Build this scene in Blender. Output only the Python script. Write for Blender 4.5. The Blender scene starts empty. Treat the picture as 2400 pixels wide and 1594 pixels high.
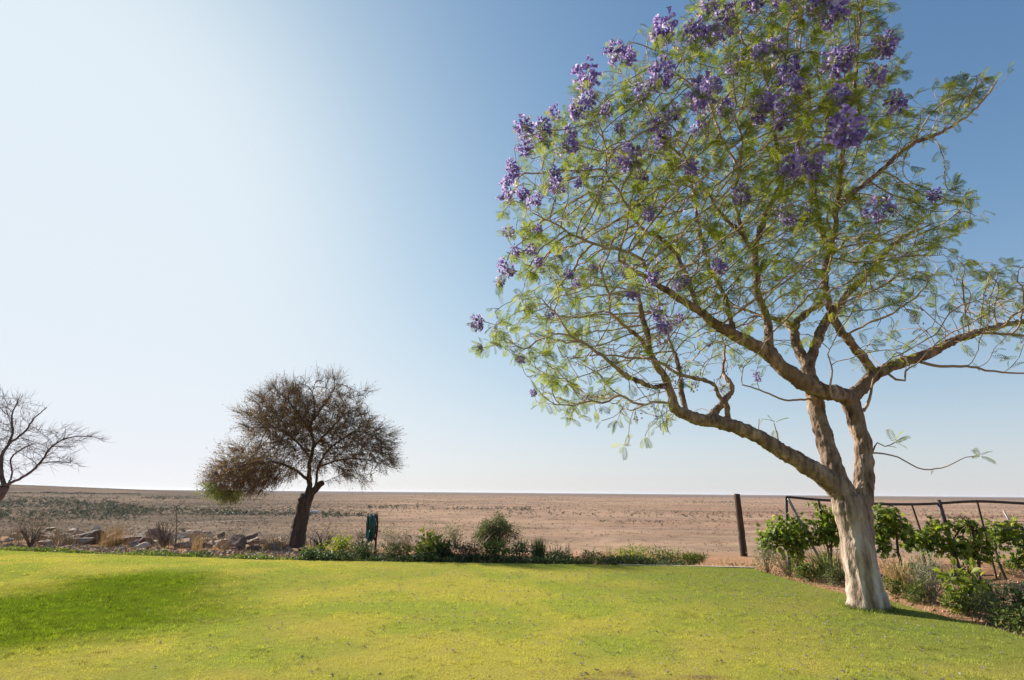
import bpy, math, random
import numpy as np
from mathutils import Vector, Matrix, Quaternion, kdtree

random.seed(7)
RNG = np.random.default_rng(11)
SC = bpy.context.scene
COL = SC.collection

# ------------------------------------------------------------------ camera, sky, sun, exposure
FPX = 1300.0
PITCH = math.atan(357 / FPX)
ROLL = math.radians(0.5)
EYE = np.array([0.0, 0.0, 1.65])
_fw = np.array([0, math.cos(PITCH), math.sin(PITCH)])
_u0 = np.array([0, -math.sin(PITCH), math.cos(PITCH)])
_r0 = np.array([1.0, 0, 0])
CR = math.cos(ROLL) * _r0 + math.sin(ROLL) * _u0
CU = -math.sin(ROLL) * _r0 + math.cos(ROLL) * _u0
cam_data = bpy.data.cameras.new('camera')
cam = bpy.data.objects.new('camera', cam_data)
COL.objects.link(cam)
cam_data.sensor_width = 36.0
cam_data.lens = 36.0 * FPX / 2400.0
cam_data.clip_start = 0.05
cam_data.clip_end = 200000
m = Matrix.Identity(4)
for i in range(3):
    m[i][0], m[i][1], m[i][2], m[i][3] = CR[i], CU[i], -_fw[i], EYE[i]
cam.matrix_world = m
SC.camera = cam

SUN_AZ = math.radians(46.0)      # left of the view direction
SUN_EL = math.radians(24.0)
world = bpy.data.worlds.new('World')
SC.world = world
world.use_nodes = True
wn = world.node_tree
sky = wn.nodes.new('ShaderNodeTexSky')
sky.sky_type = 'NISHITA'
sky.sun_disc = False
sky.sun_elevation = SUN_EL
sky.sun_rotation = -SUN_AZ
sky.altitude = 900
sky.air_density = 1.0
sky.dust_density = 4.0
sky.ozone_density = 1.0
EXPOSURE = 1.12
SKY_STRENGTH = 0.1
SKY_GAIN = (0.1197, 0.148, 0.1617)                  # what the film made of the raw sky
# film response of the bright sky (a soft shoulder instead of a hard clip), then the pale dust low over the horizon
_sep = wn.nodes.new('ShaderNodeSeparateColor')
_com = wn.nodes.new('ShaderNodeCombineColor')
wn.links.new(sky.outputs['Color'], _sep.inputs[0])


def _math(op, a, b=0.0, c=0.0):
    n = wn.nodes.new('ShaderNodeMath')
    n.operation = op
    for i_, v_ in enumerate((a, b, c)):
        if isinstance(v_, bpy.types.NodeSocket):
            wn.links.new(v_, n.inputs[i_])
        else:
            n.inputs[i_].default_value = v_
    return n.outputs[0]


for _i in range(3):
    _x = _math('POWER', _math('MULTIPLY', _sep.outputs[_i], SKY_GAIN[_i]), 1.1)
    _y = _math('SUBTRACT', 1.0, _math('EXPONENT', _math('MULTIPLY', _x, -1.893)))
    _y = _math('MULTIPLY', _y, (0.77, 0.863, 0.947)[_i])
    wn.links.new(_y, _com.inputs[_i])
_tc = wn.nodes.new('ShaderNodeTexCoord')
_xyz = wn.nodes.new('ShaderNodeSeparateXYZ')
wn.links.new(_tc.outputs['Generated'], _xyz.inputs[0])
_low = _math('MULTIPLY', _math('EXPONENT', _math('MULTIPLY', _math('MAXIMUM', _xyz.outputs['Z'], 0.0), -7.27)), 0.671)
_mx = wn.nodes.new('ShaderNodeMix')
_mx.data_type = 'RGBA'
wn.links.new(_low, _mx.inputs[0])
wn.links.new(_com.outputs[0], _mx.inputs[6])
_mx.inputs[7].default_value = (0.97, 0.925, 0.955, 1)
_sc = wn.nodes.new('ShaderNodeVectorMath')
_sc.operation = 'SCALE'
_sc.inputs['Scale'].default_value = 1.0 / (SKY_STRENGTH * 2 ** EXPOSURE)
wn.links.new(_mx.outputs[2], _sc.inputs[0])
wn.links.new(_sc.outputs[0], wn.nodes['Background'].inputs['Color'])
wn.nodes['Background'].inputs['Strength'].default_value = SKY_STRENGTH

sun_data = bpy.data.lights.new('sun', 'SUN')
sun_data.energy = 4.8
sun_data.angle = math.radians(0.5)
sun_data.color = (1.0, 0.93, 0.83)
sun = bpy.data.objects.new('sun', sun_data)
COL.objects.link(sun)
SUN_DIR = Vector((-math.sin(SUN_AZ) * math.cos(SUN_EL), math.cos(SUN_AZ) * math.cos(SUN_EL), math.sin(SUN_EL)))
sun.rotation_euler = SUN_DIR.to_track_quat('Z', 'Y').to_euler()
sun.location = (0, 0, 30)

SC.view_settings.view_transform = 'Standard'
SC.view_settings.look = 'None'
SC.view_settings.exposure = EXPOSURE
SC.view_settings.gamma = 1.0
SC.view_settings.use_curve_mapping = False
SC.cycles.max_bounces = 6
SC.cycles.transparent_max_bounces = 8
SC.cycles.volume_bounces = 0
SC.cycles.use_denoising = True


# ------------------------------------------------------------------ surveying helpers
def ray(px, py):
    return (px - 1200) / FPX * CR - (py - 797) / FPX * CU + _fw


def at(px, py, Y):
    d = ray(px, py)
    return EYE + d * (Y / d[1])


def onplane(px, py, z=0.0):
    d = ray(px, py)
    return EYE + d * ((z - EYE[2]) / d[2])


def project(p):
    q = np.asarray(p) - EYE
    z = q @ _fw
    return 1200 + FPX * (q @ CR) / z, 797 - FPX * (q @ CU) / z


EDGE_PX = [(0, 1291), (300, 1303), (600, 1313), (900, 1317), (1200, 1322), (1500, 1326), (1765, 1332)]
EDGE = np.array([onplane(*p)[:2] for p in EDGE_PX])
BED_PX = [(1765, 1332), (1850, 1365), (1990, 1395), (2080, 1408), (2170, 1434), (2230, 1449), (2330, 1474), (2400, 1497)]
BED = np.array([onplane(*p)[:2] for p in BED_PX])
BED[1, 0] = 5.62


def sstep(a, b, x):
    t = np.clip((np.asarray(x, float) - a) / (b - a), 0, 1)
    return t * t * (3 - 2 * t)


def _hash(ix, iy, seed):
    n = (ix.astype(np.int64) * 374761393 + iy.astype(np.int64) * 668265263 + seed * 974711) & 0x7fffffff
    n = ((n ^ (n >> 13)) * 1274126177) & 0x7fffffff
    return ((n ^ (n >> 16)) & 0xffff) / 65535.0


def vnoise(x, y, seed=0):
    x = np.asarray(x, float)
    y = np.asarray(y, float)
    ix = np.floor(x)
    iy = np.floor(y)
    fx = x - ix
    fy = y - iy
    fx = fx * fx * (3 - 2 * fx)
    fy = fy * fy * (3 - 2 * fy)
    a = _hash(ix, iy, seed)
    b = _hash(ix + 1, iy, seed)
    c = _hash(ix, iy + 1, seed)
    d = _hash(ix + 1, iy + 1, seed)
    return (a * (1 - fx) + b * fx) * (1 - fy) + (c * (1 - fx) + d * fx) * fy


def fbm(x, y, seed=0, octs=4):
    s = 0
    a = 0.5
    for o in range(octs):
        s = s + a * vnoise(x * 2 ** o, y * 2 ** o, seed + o * 17)
        a *= 0.5
    return s / (1 - 0.5 ** octs)


def y_edge(x):
    x = np.asarray(x, float)
    base = np.interp(x, EDGE[:, 0], EDGE[:, 1])
    return base + np.where(x < EDGE[0, 0], (EDGE[0, 0] - x) * 0.2, 0)


def x_bed(y):
    return np.interp(np.asarray(y, float), BED[::-1, 1], BED[::-1, 0])


def lawn_z(x, y):
    x = np.asarray(x, float)
    y = np.asarray(y, float)
    return (0.05 * (fbm(x * 0.35 + 3, y * 0.35, 5, 2) - 0.5)
            + 0.10 * np.exp(-((x + 10) / 4) ** 2 - ((y - 12.5) / 2.0) ** 2)) * sstep(16.5, 13.0, y + 0 * x)


def gz(x, y):
    """height of the bare ground (beds, slope and plain)"""
    x = np.asarray(x, float)
    y = np.asarray(y, float)
    d = y - y_edge(x)
    z = -0.05 - 0.06 * np.clip(d, 0, 12)
    z = z + 0.06 * (fbm(x * 0.9, y * 0.9, 21, 3) - 0.5) * sstep(0.2, 1, d + 0.0 * x)
    # the right hand vineyard: low soil ridges
    right = sstep(0.15, 0.7, x - x_bed(np.clip(y, 6.5, 14)))
    z = z + right * sstep(17, 15, y) * (0.02 + 0.09 * np.sin((y - 0.15 * x) * 2 * math.pi / 1.9) * sstep(7.0, 8.5, x) + 0.10 * (fbm(x * 1.2, y * 1.2, 9, 3) - 0.5))
    # scarp down to the plain
    s = np.clip(d - 12, 0, None)
    drop = 44.4 * (1 - np.exp(-(s / 150.0) ** 1.35 - s / 420.0))
    z = z - drop * (1 + 0.06 * (fbm(x * 0.02, y * 0.02, 33, 3) - 0.5) * sstep(5, 60, s))
    # broad ridge far on the left
    z = z + 92 * np.exp(-((x + 5200) / 2300) ** 2 - ((y - 4600) / 1700) ** 2)
    far = sstep(400, 2500, y)
    z = z + far * 3.0 * (fbm(x / 900.0, y / 900.0, 3, 3) - 0.5)
    return z


def onground(px, py, f=None):
    z = -0.05
    for _ in range(25):
        p = onplane(px, py, min(z, 1.2))
        z = 0.5 * z + 0.5 * float((f or gz)(p[0], p[1]))
    p[2] = float((f or gz)(p[0], p[1]))
    return p


# ------------------------------------------------------------------ object helpers
def tag(o, label=None, cat=None, group=None, kind=None):
    if label:
        o['label'] = label
    if cat:
        o['category'] = cat
    if group:
        o['group'] = group
    if kind:
        o['kind'] = kind
    return o


def empty(name, loc, label, cat, group=None):
    o = bpy.data.objects.new(name, None)
    o.empty_display_size = 0.2
    COL.objects.link(o)
    o.location = loc
    return tag(o, label, cat, group)


class Acc:
    """collects vertices and faces; build() links them as one mesh object"""

    def __init__(s):
        s.V, s.Fc, s.R, s.n = [], [], [], 0

    def add(s, v, f, rnd=0.5):
        v = np.asarray(v, float).reshape(-1, 3)
        f = np.asarray(f, int)
        s.V.append(v)
        s.Fc.append(f + s.n)
        r = np.asarray(rnd, float)
        s.R.append(np.full(len(v), float(r)) if r.ndim == 0 else r)
        s.n += len(v)
        return s

    def mesh(s, name, mats, smooth=False, org=(0, 0, 0), col=None, midx=None):
        V = (np.concatenate(s.V) - np.asarray(org, float)) if s.V else np.zeros((0, 3))
        me = bpy.data.meshes.new(name)
        me.vertices.add(len(V))
        me.vertices.foreach_set('co', V.astype(np.float32).ravel())
        if s.Fc:
            loops = np.concatenate([f.ravel() for f in s.Fc])
            tot = np.concatenate([np.full(len(f), f.shape[1]) for f in s.Fc])
            st = np.concatenate([[0], np.cumsum(tot)[:-1]])
            me.loops.add(len(loops))
            me.loops.foreach_set('vertex_index', loops.astype(np.int32))
            me.polygons.add(len(tot))
            me.polygons.foreach_set('loop_start', st.astype(np.int32))
            me.polygons.foreach_set('loop_total', tot.astype(np.int32))
            me.polygons.foreach_set('use_smooth', np.full(len(tot), smooth))
            if midx is not None:
                me.polygons.foreach_set('material_index', np.asarray(midx, np.int32))
        a = me.attributes.new('rnd', 'FLOAT', 'POINT')
        a.data.foreach_set('value', np.concatenate(s.R).astype(np.float32))
        if col is not None:
            c = me.attributes.new('tint', 'FLOAT_COLOR', 'POINT')
            c.data.foreach_set('color', np.c_[col, np.ones(len(col))].astype(np.float32).ravel())
        me.update(calc_edges=True)
        for mt in (mats if isinstance(mats, (list, tuple)) else [mats]):
            me.materials.append(mt)
        return me

    def build(s, name, mats, parent=None, smooth=False, **k):
        org = tuple(parent.matrix_world.translation) if parent is None else tuple(world_loc(parent))
        return link(name, s.mesh(name, mats, smooth, org, **k), parent)

    def build_top(s, name, mats, loc=(0, 0, 0), smooth=False, **k):
        o = link(name, s.mesh(name, mats, smooth, loc, **k), None)
        o.location = loc
        return o


def world_loc(o):
    p = np.array(o.location)
    while o.parent:
        o = o.parent
        p = p + np.array(o.location)
    return p


def link(name, me, parent=None):
    o = bpy.data.objects.new(name, me)
    COL.objects.link(o)
    if parent is not None:
        o.parent = parent
    return o


def norm(v):
    v = np.asarray(v, float)
    return v / np.maximum(np.linalg.norm(v, axis=-1, keepdims=True), 1e-9)


def frames(x, up):
    x = norm(x)
    z = norm(up - (up * x).sum(-1, keepdims=True) * x)
    y = np.cross(z, x)
    return np.stack([x, y, z], axis=-1)


def scatter(acc, tv, tf, P, R, S, rnd):
    """copies of a template at many places"""
    tv = np.asarray(tv, float)
    n = len(P)
    if n == 0:
        return
    S = np.asarray(S, float)
    if S.ndim == 1:
        S = np.repeat(S[:, None], 3, 1)
    v = np.einsum('nij,nvj->nvi', R, tv[None] * S[:, None, :]) + P[:, None, :]
    for f in tf:
        f = np.asarray(f, int)
    ff = {}
    for f in tf:
        ff.setdefault(len(f), []).append(f)
    base = acc.n
    acc.V.append(v.reshape(-1, 3))
    acc.R.append(np.repeat(np.asarray(rnd, float), len(tv)))
    for k, l in ff.items():
        l = np.array(l)
        acc.Fc.append((l[None] + (np.arange(n) * len(tv))[:, None, None]).reshape(-1, k) + base)
    acc.n += n * len(tv)


def tube(acc, pts, rad, sides=6, rnd=0.5, cap=True):
    pts = np.asarray(pts, float)
    rad = np.broadcast_to(np.asarray(rad, float), (len(pts),))
    t = norm(np.gradient(pts, axis=0))
    ref = np.array([0.31, 0.17, 0.93]) if abs(t[0, 2]) < 0.8 else np.array([0.9, 0.3, 0.1])
    nrm = np.zeros_like(pts)
    v = ref
    for i in range(len(pts)):
        v = v - (v @ t[i]) * t[i]
        v = v / max(np.linalg.norm(v), 1e-9)
        nrm[i] = v
    bi = np.cross(t, nrm)
    a = np.arange(sides) * 2 * math.pi / sides
    ring = (pts[:, None, :] + rad[:, None, None] * (np.cos(a)[None, :, None] * nrm[:, None, :] + np.sin(a)[None, :, None] * bi[:, None, :])).reshape(-1, 3)
    i = np.arange(len(pts) - 1)[:, None] * sides
    j = np.arange(sides)[None]
    k = (j + 1) % sides
    q = np.stack([i + j, i + k, i + sides + k, i + sides + j], -1).reshape(-1, 4)
    base = acc.n
    acc.add(ring, q, rnd)
    if cap and sides > 2:
        acc.Fc.append(np.array([list(range(sides))[::-1]]) + base)
        acc.Fc.append(np.array([list(range(sides))]) + base + (len(pts) - 1) * sides)
    return acc


def spline(P, step):
    """Catmull-Rom through the rows of P (any columns), resampled at about step"""
    P = np.asarray(P, float)
    Q = np.vstack([2 * P[0] - P[1], P, 2 * P[-1] - P[-2]])
    out = []
    for i in range(1, len(Q) - 2):
        n = max(1, int(round(np.linalg.norm(Q[i + 1, :3] - Q[i, :3]) / step)))
        for s in range(n):
            t = s / n
            out.append(0.5 * ((2 * Q[i]) + (-Q[i - 1] + Q[i + 1]) * t + (2 * Q[i - 1] - 5 * Q[i] + 4 * Q[i + 1] - Q[i + 2]) * t * t + (-Q[i - 1] + 3 * Q[i] - 3 * Q[i + 1] + Q[i + 2]) * t ** 3))
    out.append(P[-1])
    return np.array(out)


# ------------------------------------------------------------------ materials
def nodemat(name):
    mt = bpy.data.materials.new(name)
    mt.use_nodes = True
    nt = mt.node_tree
    b = nt.nodes['Principled BSDF']
    b.inputs['Roughness'].default_value = 0.8
    b.inputs['Specular IOR Level'].default_value = 0.25
    return mt, nt, b


def ramp(nt, stops, fac):
    r = nt.nodes.new('ShaderNodeValToRGB')
    e = r.color_ramp.elements
    while len(e) < len(stops):
        e.new(0.5)
    for el, (p, c) in zip(e, stops):
        el.position = p
        el.color = (*c, 1)
    nt.links.new(fac, r.inputs['Fac'])
    return r.outputs['Color']


def noise(nt, scale, detail=4, vec=None, rough=0.55, dist=0.0):
    n = nt.nodes.new('ShaderNodeTexNoise')
    n.inputs['Scale'].default_value = scale
    n.inputs['Detail'].default_value = detail
    n.inputs['Roughness'].default_value = rough
    n.inputs['Distortion'].default_value = dist
    if vec is not None:
        nt.links.new(vec, n.inputs['Vector'])
    return n.outputs['Fac']


def coords(nt, scale=(1, 1, 1), rot=(0, 0, 0)):
    t = nt.nodes.new('ShaderNodeTexCoord')
    mp = nt.nodes.new('ShaderNodeMapping')
    mp.inputs['Scale'].default_value = scale
    mp.inputs['Rotation'].default_value = rot
    nt.links.new(t.outputs['Object'], mp.inputs['Vector'])
    return mp.outputs['Vector']


def mixc(nt, a, b, fac, mode='MIX'):
    x = nt.nodes.new('ShaderNodeMix')
    x.data_type = 'RGBA'
    x.blend_type = mode
    for sock, val in ((x.inputs[6], a), (x.inputs[7], b), (x.inputs[0], fac)):
        if isinstance(val, bpy.types.NodeSocket):
            nt.links.new(val, sock)
        elif isinstance(val, (tuple, list)):
            sock.default_value = (*val, 1)
        else:
            sock.default_value = val
    return x.outputs[2]


def attr(nt, name, out='Fac'):
    a = nt.nodes.new('ShaderNodeAttribute')
    a.attribute_name = name
    return a.outputs[out]


def bump(nt, b, h, strength=0.5, dist=0.02):
    bn = nt.nodes.new('ShaderNodeBump')
    bn.inputs['Strength'].default_value = strength
    bn.inputs['Distance'].default_value = dist
    nt.links.new(h, bn.inputs['Height'])
    nt.links.new(bn.outputs['Normal'], b.inputs['Normal'])


def leafmat(name, stops, trans=0.45, tcol=1.25, rough=0.55, spec=0.3):
    """leaf: diffuse and gloss mixed with light passing through the blade"""
    mt, nt, b = nodemat(name)
    c = ramp(nt, stops, attr(nt, 'rnd'))
    nt.links.new(c, b.inputs['Base Color'])
    b.inputs['Roughness'].default_value = rough
    b.inputs['Specular IOR Level'].default_value = spec
    tr = nt.nodes.new('ShaderNodeBsdfTranslucent')
    nt.links.new(mixc(nt, c, (tcol, tcol * 1.02, tcol * 0.6), 1.0, 'MULTIPLY'), tr.inputs['Color'])
    mx = nt.nodes.new('ShaderNodeMixShader')
    mx.inputs['Fac'].default_value = trans
    nt.links.new(b.outputs[0], mx.inputs[1])
    nt.links.new(tr.outputs[0], mx.inputs[2])
    nt.links.new(mx.outputs[0], nt.nodes['Material Output'].inputs['Surface'])
    return mt


def solidmat(name, stops, scale=6, rough=0.8, spec=0.25, bmp=0.4, bdist=0.01, metal=0.0, vec=(1, 1, 1)):
    mt, nt, b = nodemat(name)
    v = coords(nt, vec)
    n = noise(nt, scale, 6, v)
    nt.links.new(ramp(nt, stops, n), b.inputs['Base Color'])
    b.inputs['Roughness'].default_value = rough
    b.inputs['Specular IOR Level'].default_value = spec
    b.inputs['Metallic'].default_value = metal
    if bmp:
        bump(nt, b, noise(nt, scale * 3, 5, v), bmp, bdist)
    return mt


M = {}
M['jac_leaf'] = leafmat('jacaranda_leaf', [(0.0, (0.065, 0.092, 0.016)), (0.35, (0.135, 0.175, 0.024)), (0.7, (0.235, 0.27, 0.032)), (1.0, (0.37, 0.35, 0.05))], 0.5, 1.4)
M['jac_flower'] = leafmat('jacaranda_flower', [(0.0, (0.20, 0.14, 0.50)), (0.5, (0.38, 0.295, 0.78)), (1.0, (0.60, 0.51, 0.95))], 0.5, 1.15)
M['petal'] = leafmat('fallen_petal', [(0.0, (0.20, 0.15, 0.25)), (0.6, (0.36, 0.28, 0.42)), (1.0, (0.45, 0.40, 0.45))], 0.25, 1.0)
M['aca_leaf'] = leafmat('acacia_leaf', [(0.0, (0.09, 0.055, 0.03)), (0.45, (0.20, 0.12, 0.055)), (0.8, (0.31, 0.19, 0.085)), (1.0, (0.25, 0.22, 0.06))], 0.42, 1.25)
M['aca_green'] = leafmat('acacia_green_leaf', [(0.0, (0.10, 0.14, 0.03)), (1.0, (0.22, 0.26, 0.05))], 0.45, 1.3)
M['vine_leaf'] = leafmat('grape_leaf', [(0.0, (0.055, 0.09, 0.016)), (0.45, (0.15, 0.21, 0.026)), (0.85, (0.27, 0.325, 0.042)), (1.0, (0.42, 0.38, 0.09))], 0.5, 1.4, 0.45, 0.4)
M['lime_leaf'] = leafmat('lime_leaf', [(0.0, (0.09, 0.12, 0.02)), (0.5, (0.20, 0.24, 0.035)), (1.0, (0.34, 0.34, 0.06))], 0.45, 1.3)
M['dark_leaf'] = leafmat('dark_leaf', [(0.0, (0.022, 0.04, 0.018)), (0.5, (0.05, 0.08, 0.028)), (0.9, (0.10, 0.12, 0.045)), (1.0, (0.17, 0.16, 0.08))], 0.35, 1.2)
M['mid_leaf'] = leafmat('mid_leaf', [(0.0, (0.045, 0.07, 0.02)), (0.5, (0.10, 0.14, 0.035)), (0.9, (0.19, 0.22, 0.05)), (1.0, (0.28, 0.24, 0.10))], 0.4, 1.25)
M['olive_leaf'] = leafmat('olive_leaf', [(0.0, (0.06, 0.07, 0.035)), (0.5, (0.12, 0.135, 0.06)), (1.0, (0.20, 0.20, 0.095))], 0.35, 1.15)
M['grey_leaf'] = leafmat('grey_leaf', [(0.0, (0.16, 0.17, 0.12)), (0.5, (0.27, 0.28, 0.20)), (1.0, (0.42, 0.40, 0.30))], 0.35, 1.0)
M['red_leaf'] = leafmat('dry_red_leaf', [(0.0, (0.055, 0.04, 0.026)), (0.6, (0.12, 0.085, 0.05)), (1.0, (0.20, 0.15, 0.075))], 0.3, 1.1)
M['straw'] = leafmat('straw', [(0.0, (0.24, 0.17, 0.09)), (0.5, (0.40, 0.29, 0.15)), (1.0, (0.58, 0.46, 0.26))], 0.35, 1.0)
M['orange_straw'] = leafmat('orange_straw', [(0.0, (0.20, 0.115, 0.065)), (0.5, (0.33, 0.20, 0.115)), (1.0, (0.46, 0.30, 0.175))], 0.35, 1.0)
M['dry_stalk'] = leafmat('dry_stalk', [(0.0, (0.10, 0.07, 0.052)), (0.5, (0.19, 0.135, 0.10)), (1.0, (0.31, 0.235, 0.17))], 0.2, 1.0)
M['variegated'] = leafmat('variegated_leaf', [(0.0, (0.20, 0.24, 0.07)), (0.5, (0.40, 0.41, 0.16)), (1.0, (0.62, 0.58, 0.30))], 0.4, 1.1)
M['dry_twig'] = solidmat('dry_twig', [(0.3, (0.10, 0.072, 0.055)), (0.7, (0.22, 0.16, 0.125))], 8, 0.9, 0.1, 0)
M['grey_twig'] = solidmat('grey_twig', [(0.3, (0.24, 0.20, 0.165)), (0.7, (0.42, 0.35, 0.29))], 8, 0.9, 0.1, 0)
M['vine_wood'] = solidmat('vine_wood', [(0.3, (0.045, 0.032, 0.026)), (0.7, (0.14, 0.10, 0.075))], 14, 0.9, 0.1, 0.7, 0.01, vec=(1, 1, 0.3))
M['aca_bark'] = solidmat('acacia_bark', [(0.3, (0.045, 0.034, 0.028)), (0.65, (0.115, 0.085, 0.065))], 9, 0.95, 0.1, 0.9, 0.03, vec=(1, 1, 0.25))
M['aca_twig'] = solidmat('acacia_twig', [(0.3, (0.10, 0.068, 0.048)), (0.7, (0.24, 0.165, 0.12))], 5, 0.9, 0.1, 0)
M['bare_twig'] = solidmat('bare_tree_bark', [(0.3, (0.085, 0.062, 0.058)), (0.7, (0.19, 0.14, 0.125))], 5, 0.9, 0.1, 0)
M['jac_twig'] = solidmat('jacaranda_twig', [(0.3, (0.215, 0.15, 0.112)), (0.7, (0.45, 0.34, 0.26))], 4, 0.85, 0.15, 0)
M['rock'] = solidmat('brown_rock', [(0.25, (0.17, 0.095, 0.065)), (0.5, (0.33, 0.205, 0.145)), (0.75, (0.50, 0.355, 0.265))], 3.2, 0.9, 0.15, 0.8, 0.03)
M['rock_dark'] = solidmat('dark_rock', [(0.25, (0.085, 0.046, 0.034)), (0.5, (0.185, 0.108, 0.078)), (0.75, (0.31, 0.205, 0.155))], 3.2, 0.9, 0.15, 0.8, 0.03)
M['rock_pale'] = solidmat('pale_rock', [(0.25, (0.28, 0.20, 0.155)), (0.5, (0.44, 0.335, 0.265)), (0.75, (0.58, 0.465, 0.38))], 3.2, 0.9, 0.15, 0.8, 0.03)
M['rock_orange'] = solidmat('orange_rock', [(0.25, (0.30, 0.17, 0.10)), (0.6, (0.46, 0.28, 0.18))], 3.2, 0.9, 0.15, 0.8, 0.03)
M['old_wood'] = solidmat('weathered_post', [(0.3, (0.035, 0.024, 0.019)), (0.7, (0.105, 0.07, 0.052))], 10, 0.9, 0.15, 0.6, 0.01, vec=(1, 1, 0.15))
M['steel_dark'] = solidmat('dark_pipe', [(0.3, (0.035, 0.027, 0.027)), (0.7, (0.085, 0.062, 0.058))], 9, 0.6, 0.4, 0.2, 0.004)
M['steel_grey'] = solidmat('grey_pipe', [(0.3, (0.16, 0.15, 0.15)), (0.7, (0.30, 0.28, 0.27))], 9, 0.5, 0.5, 0.2, 0.004)
M['rust'] = solidmat('rusty_iron', [(0.3, (0.05, 0.018, 0.013)), (0.7, (0.13, 0.045, 0.03))], 14, 0.8, 0.3, 0.3, 0.004)
M['hose'] = solidmat('green_hose', [(0.3, (0.008, 0.075, 0.055)), (0.7, (0.014, 0.12, 0.085))], 8, 0.4, 0.5, 0)
M['hose_black'] = solidmat('black_hose', [(0.3, (0.012, 0.011, 0.011)), (0.7, (0.035, 0.03, 0.028))], 8, 0.5, 0.4, 0)
M['kerb'] = solidmat('pale_edging', [(0.3, (0.38, 0.31, 0.23)), (0.7, (0.56, 0.47, 0.37))], 5, 0.9, 0.1, 0.4, 0.01)
M['track'] = solidmat('pale_track', [(0.3, (0.42, 0.33, 0.26)), (0.7, (0.55, 0.45, 0.36))], 0.02, 0.95, 0.1, 0)
M['shed'] = solidmat('shed_white', [(0.3, (0.55, 0.50, 0.46)), (0.7, (0.7, 0.66, 0.62))], 2, 0.7, 0.2, 0)
M['far_leaf'] = leafmat('far_scrub', [(0.0, (0.035, 0.032, 0.025)), (0.5, (0.07, 0.06, 0.042)), (1.0, (0.13, 0.105, 0.075))], 0.2, 1.0)
M['far_green'] = leafmat('far_tree', [(0.0, (0.03, 0.034, 0.025)), (0.5, (0.055, 0.06, 0.038)), (1.0, (0.10, 0.10, 0.058))], 0.2, 1.0)


def bark_material():
    mt, nt, b = nodemat('jacaranda_bark')
    t = nt.nodes.new('ShaderNodeTexCoord')
    v = coords(nt, (1, 1, 0.35))
    n1 = noise(nt, 9, 7, v, 0.6)
    n2 = noise(nt, 2.2, 5, v)
    n3 = noise(nt, 26, 5, v, 0.6, 1.0)
    bark = ramp(nt, [(0.33, (0.068, 0.044, 0.033)), (0.47, (0.20, 0.14, 0.102)), (0.6, (0.38, 0.28, 0.205)), (0.76, (0.54, 0.425, 0.325))], n1)
    lichen = mixc(nt, bark, (0.17, 0.115, 0.08), ramp(nt, [(0.5, (0, 0, 0)), (0.66, (0.8, 0.8, 0.8))], n2))
    wash = ramp(nt, [(0.30, (0.16, 0.11, 0.08)), (0.42, (0.38, 0.295, 0.23)), (0.55, (0.58, 0.48, 0.395)), (0.75, (0.72, 0.62, 0.53))], noise(nt, 5, 7, v, 0.62))
    streak = noise(nt, 7, 6, coords(nt, (1, 1, 0.14)), 0.6)
    wash = mixc(nt, wash, ramp(nt, [(0.36, (0.50, 0.42, 0.36)), (0.56, (1, 1, 1))], streak), 1.0, 'MULTIPLY')
    sep = nt.nodes.new('ShaderNodeSeparateXYZ')
    nt.links.new(t.outputs['Object'], sep.inputs[0])
    ad = nt.nodes.new('ShaderNodeMath')
    ad.operation = 'MULTIPLY_ADD'
    ad.inputs[1].default_value = 1.5
    nt.links.new(noise(nt, 3.5, 6, v), ad.inputs[0])
    nt.links.new(sep.outputs['Z'], ad.inputs[2])
    mr = nt.nodes.new('ShaderNodeMapRange')
    mr.inputs['From Min'].default_value = 1.25
    mr.inputs['From Max'].default_value = 2.6
    mr.inputs['To Min'].default_value = 1.0
    mr.inputs['To Max'].default_value = 0.0
    nt.links.new(ad.outputs[0], mr.inputs['Value'])
    nt.links.new(mixc(nt, lichen, wash, mr.outputs[0]), b.inputs['Base Color'])
    b.inputs['Roughness'].default_value = 0.9
    b.inputs['Specular IOR Level'].default_value = 0.12
    m2 = nt.nodes.new('ShaderNodeMath')
    m2.operation = 'ADD'
    nt.links.new(n1, m2.inputs[0])
    nt.links.new(n3, m2.inputs[1])
    bump(nt, b, m2.outputs[0], 0.85, 0.035)
    return mt


M['jac_bark'] = bark_material()


def tint_material(name, rough=0.9, bscale=60, bs=0.4, bd=0.02, trans=0.0, var=0.35, spec=0.0):
    """colour from the surface's own 'tint' attribute, broken up by noise"""
    mt, nt, b = nodemat(name)
    v = coords(nt)
    c = attr(nt, 'tint', 'Color')
    n = noise(nt, bscale, 4, v, 0.65)
    k = ramp(nt, [(0.25, (1 - var,) * 3), (0.75, (1 + var * 0.7,) * 3)], n)
    c2 = mixc(nt, c, k, 1.0, 'MULTIPLY')
    nt.links.new(c2, b.inputs['Base Color'])
    b.inputs['Roughness'].default_value = rough
    b.inputs['Specular IOR Level'].default_value = spec
    if bs:
        bump(nt, b, n, bs, bd)
    if trans:
        tr = nt.nodes.new('ShaderNodeBsdfTranslucent')
        nt.links.new(mixc(nt, c2, (1.2, 1.2, 0.7), 1.0, 'MULTIPLY'), tr.inputs['Color'])
        mx = nt.nodes.new('ShaderNodeMixShader')
        mx.inputs['Fac'].default_value = trans
        nt.links.new(b.outputs[0], mx.inputs[1])
        nt.links.new(tr.outputs[0], mx.inputs[2])
        nt.links.new(mx.outputs[0], nt.nodes['Material Output'].inputs['Surface'])
    return mt


M['lawn'] = tint_material('lawn_ground', 0.95, 45, 0.5, 0.02, 0, 0.35)
M['grass'] = tint_material('grass_blade', 0.9, 20, 0, 0, 0.3, 0.15)


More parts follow.
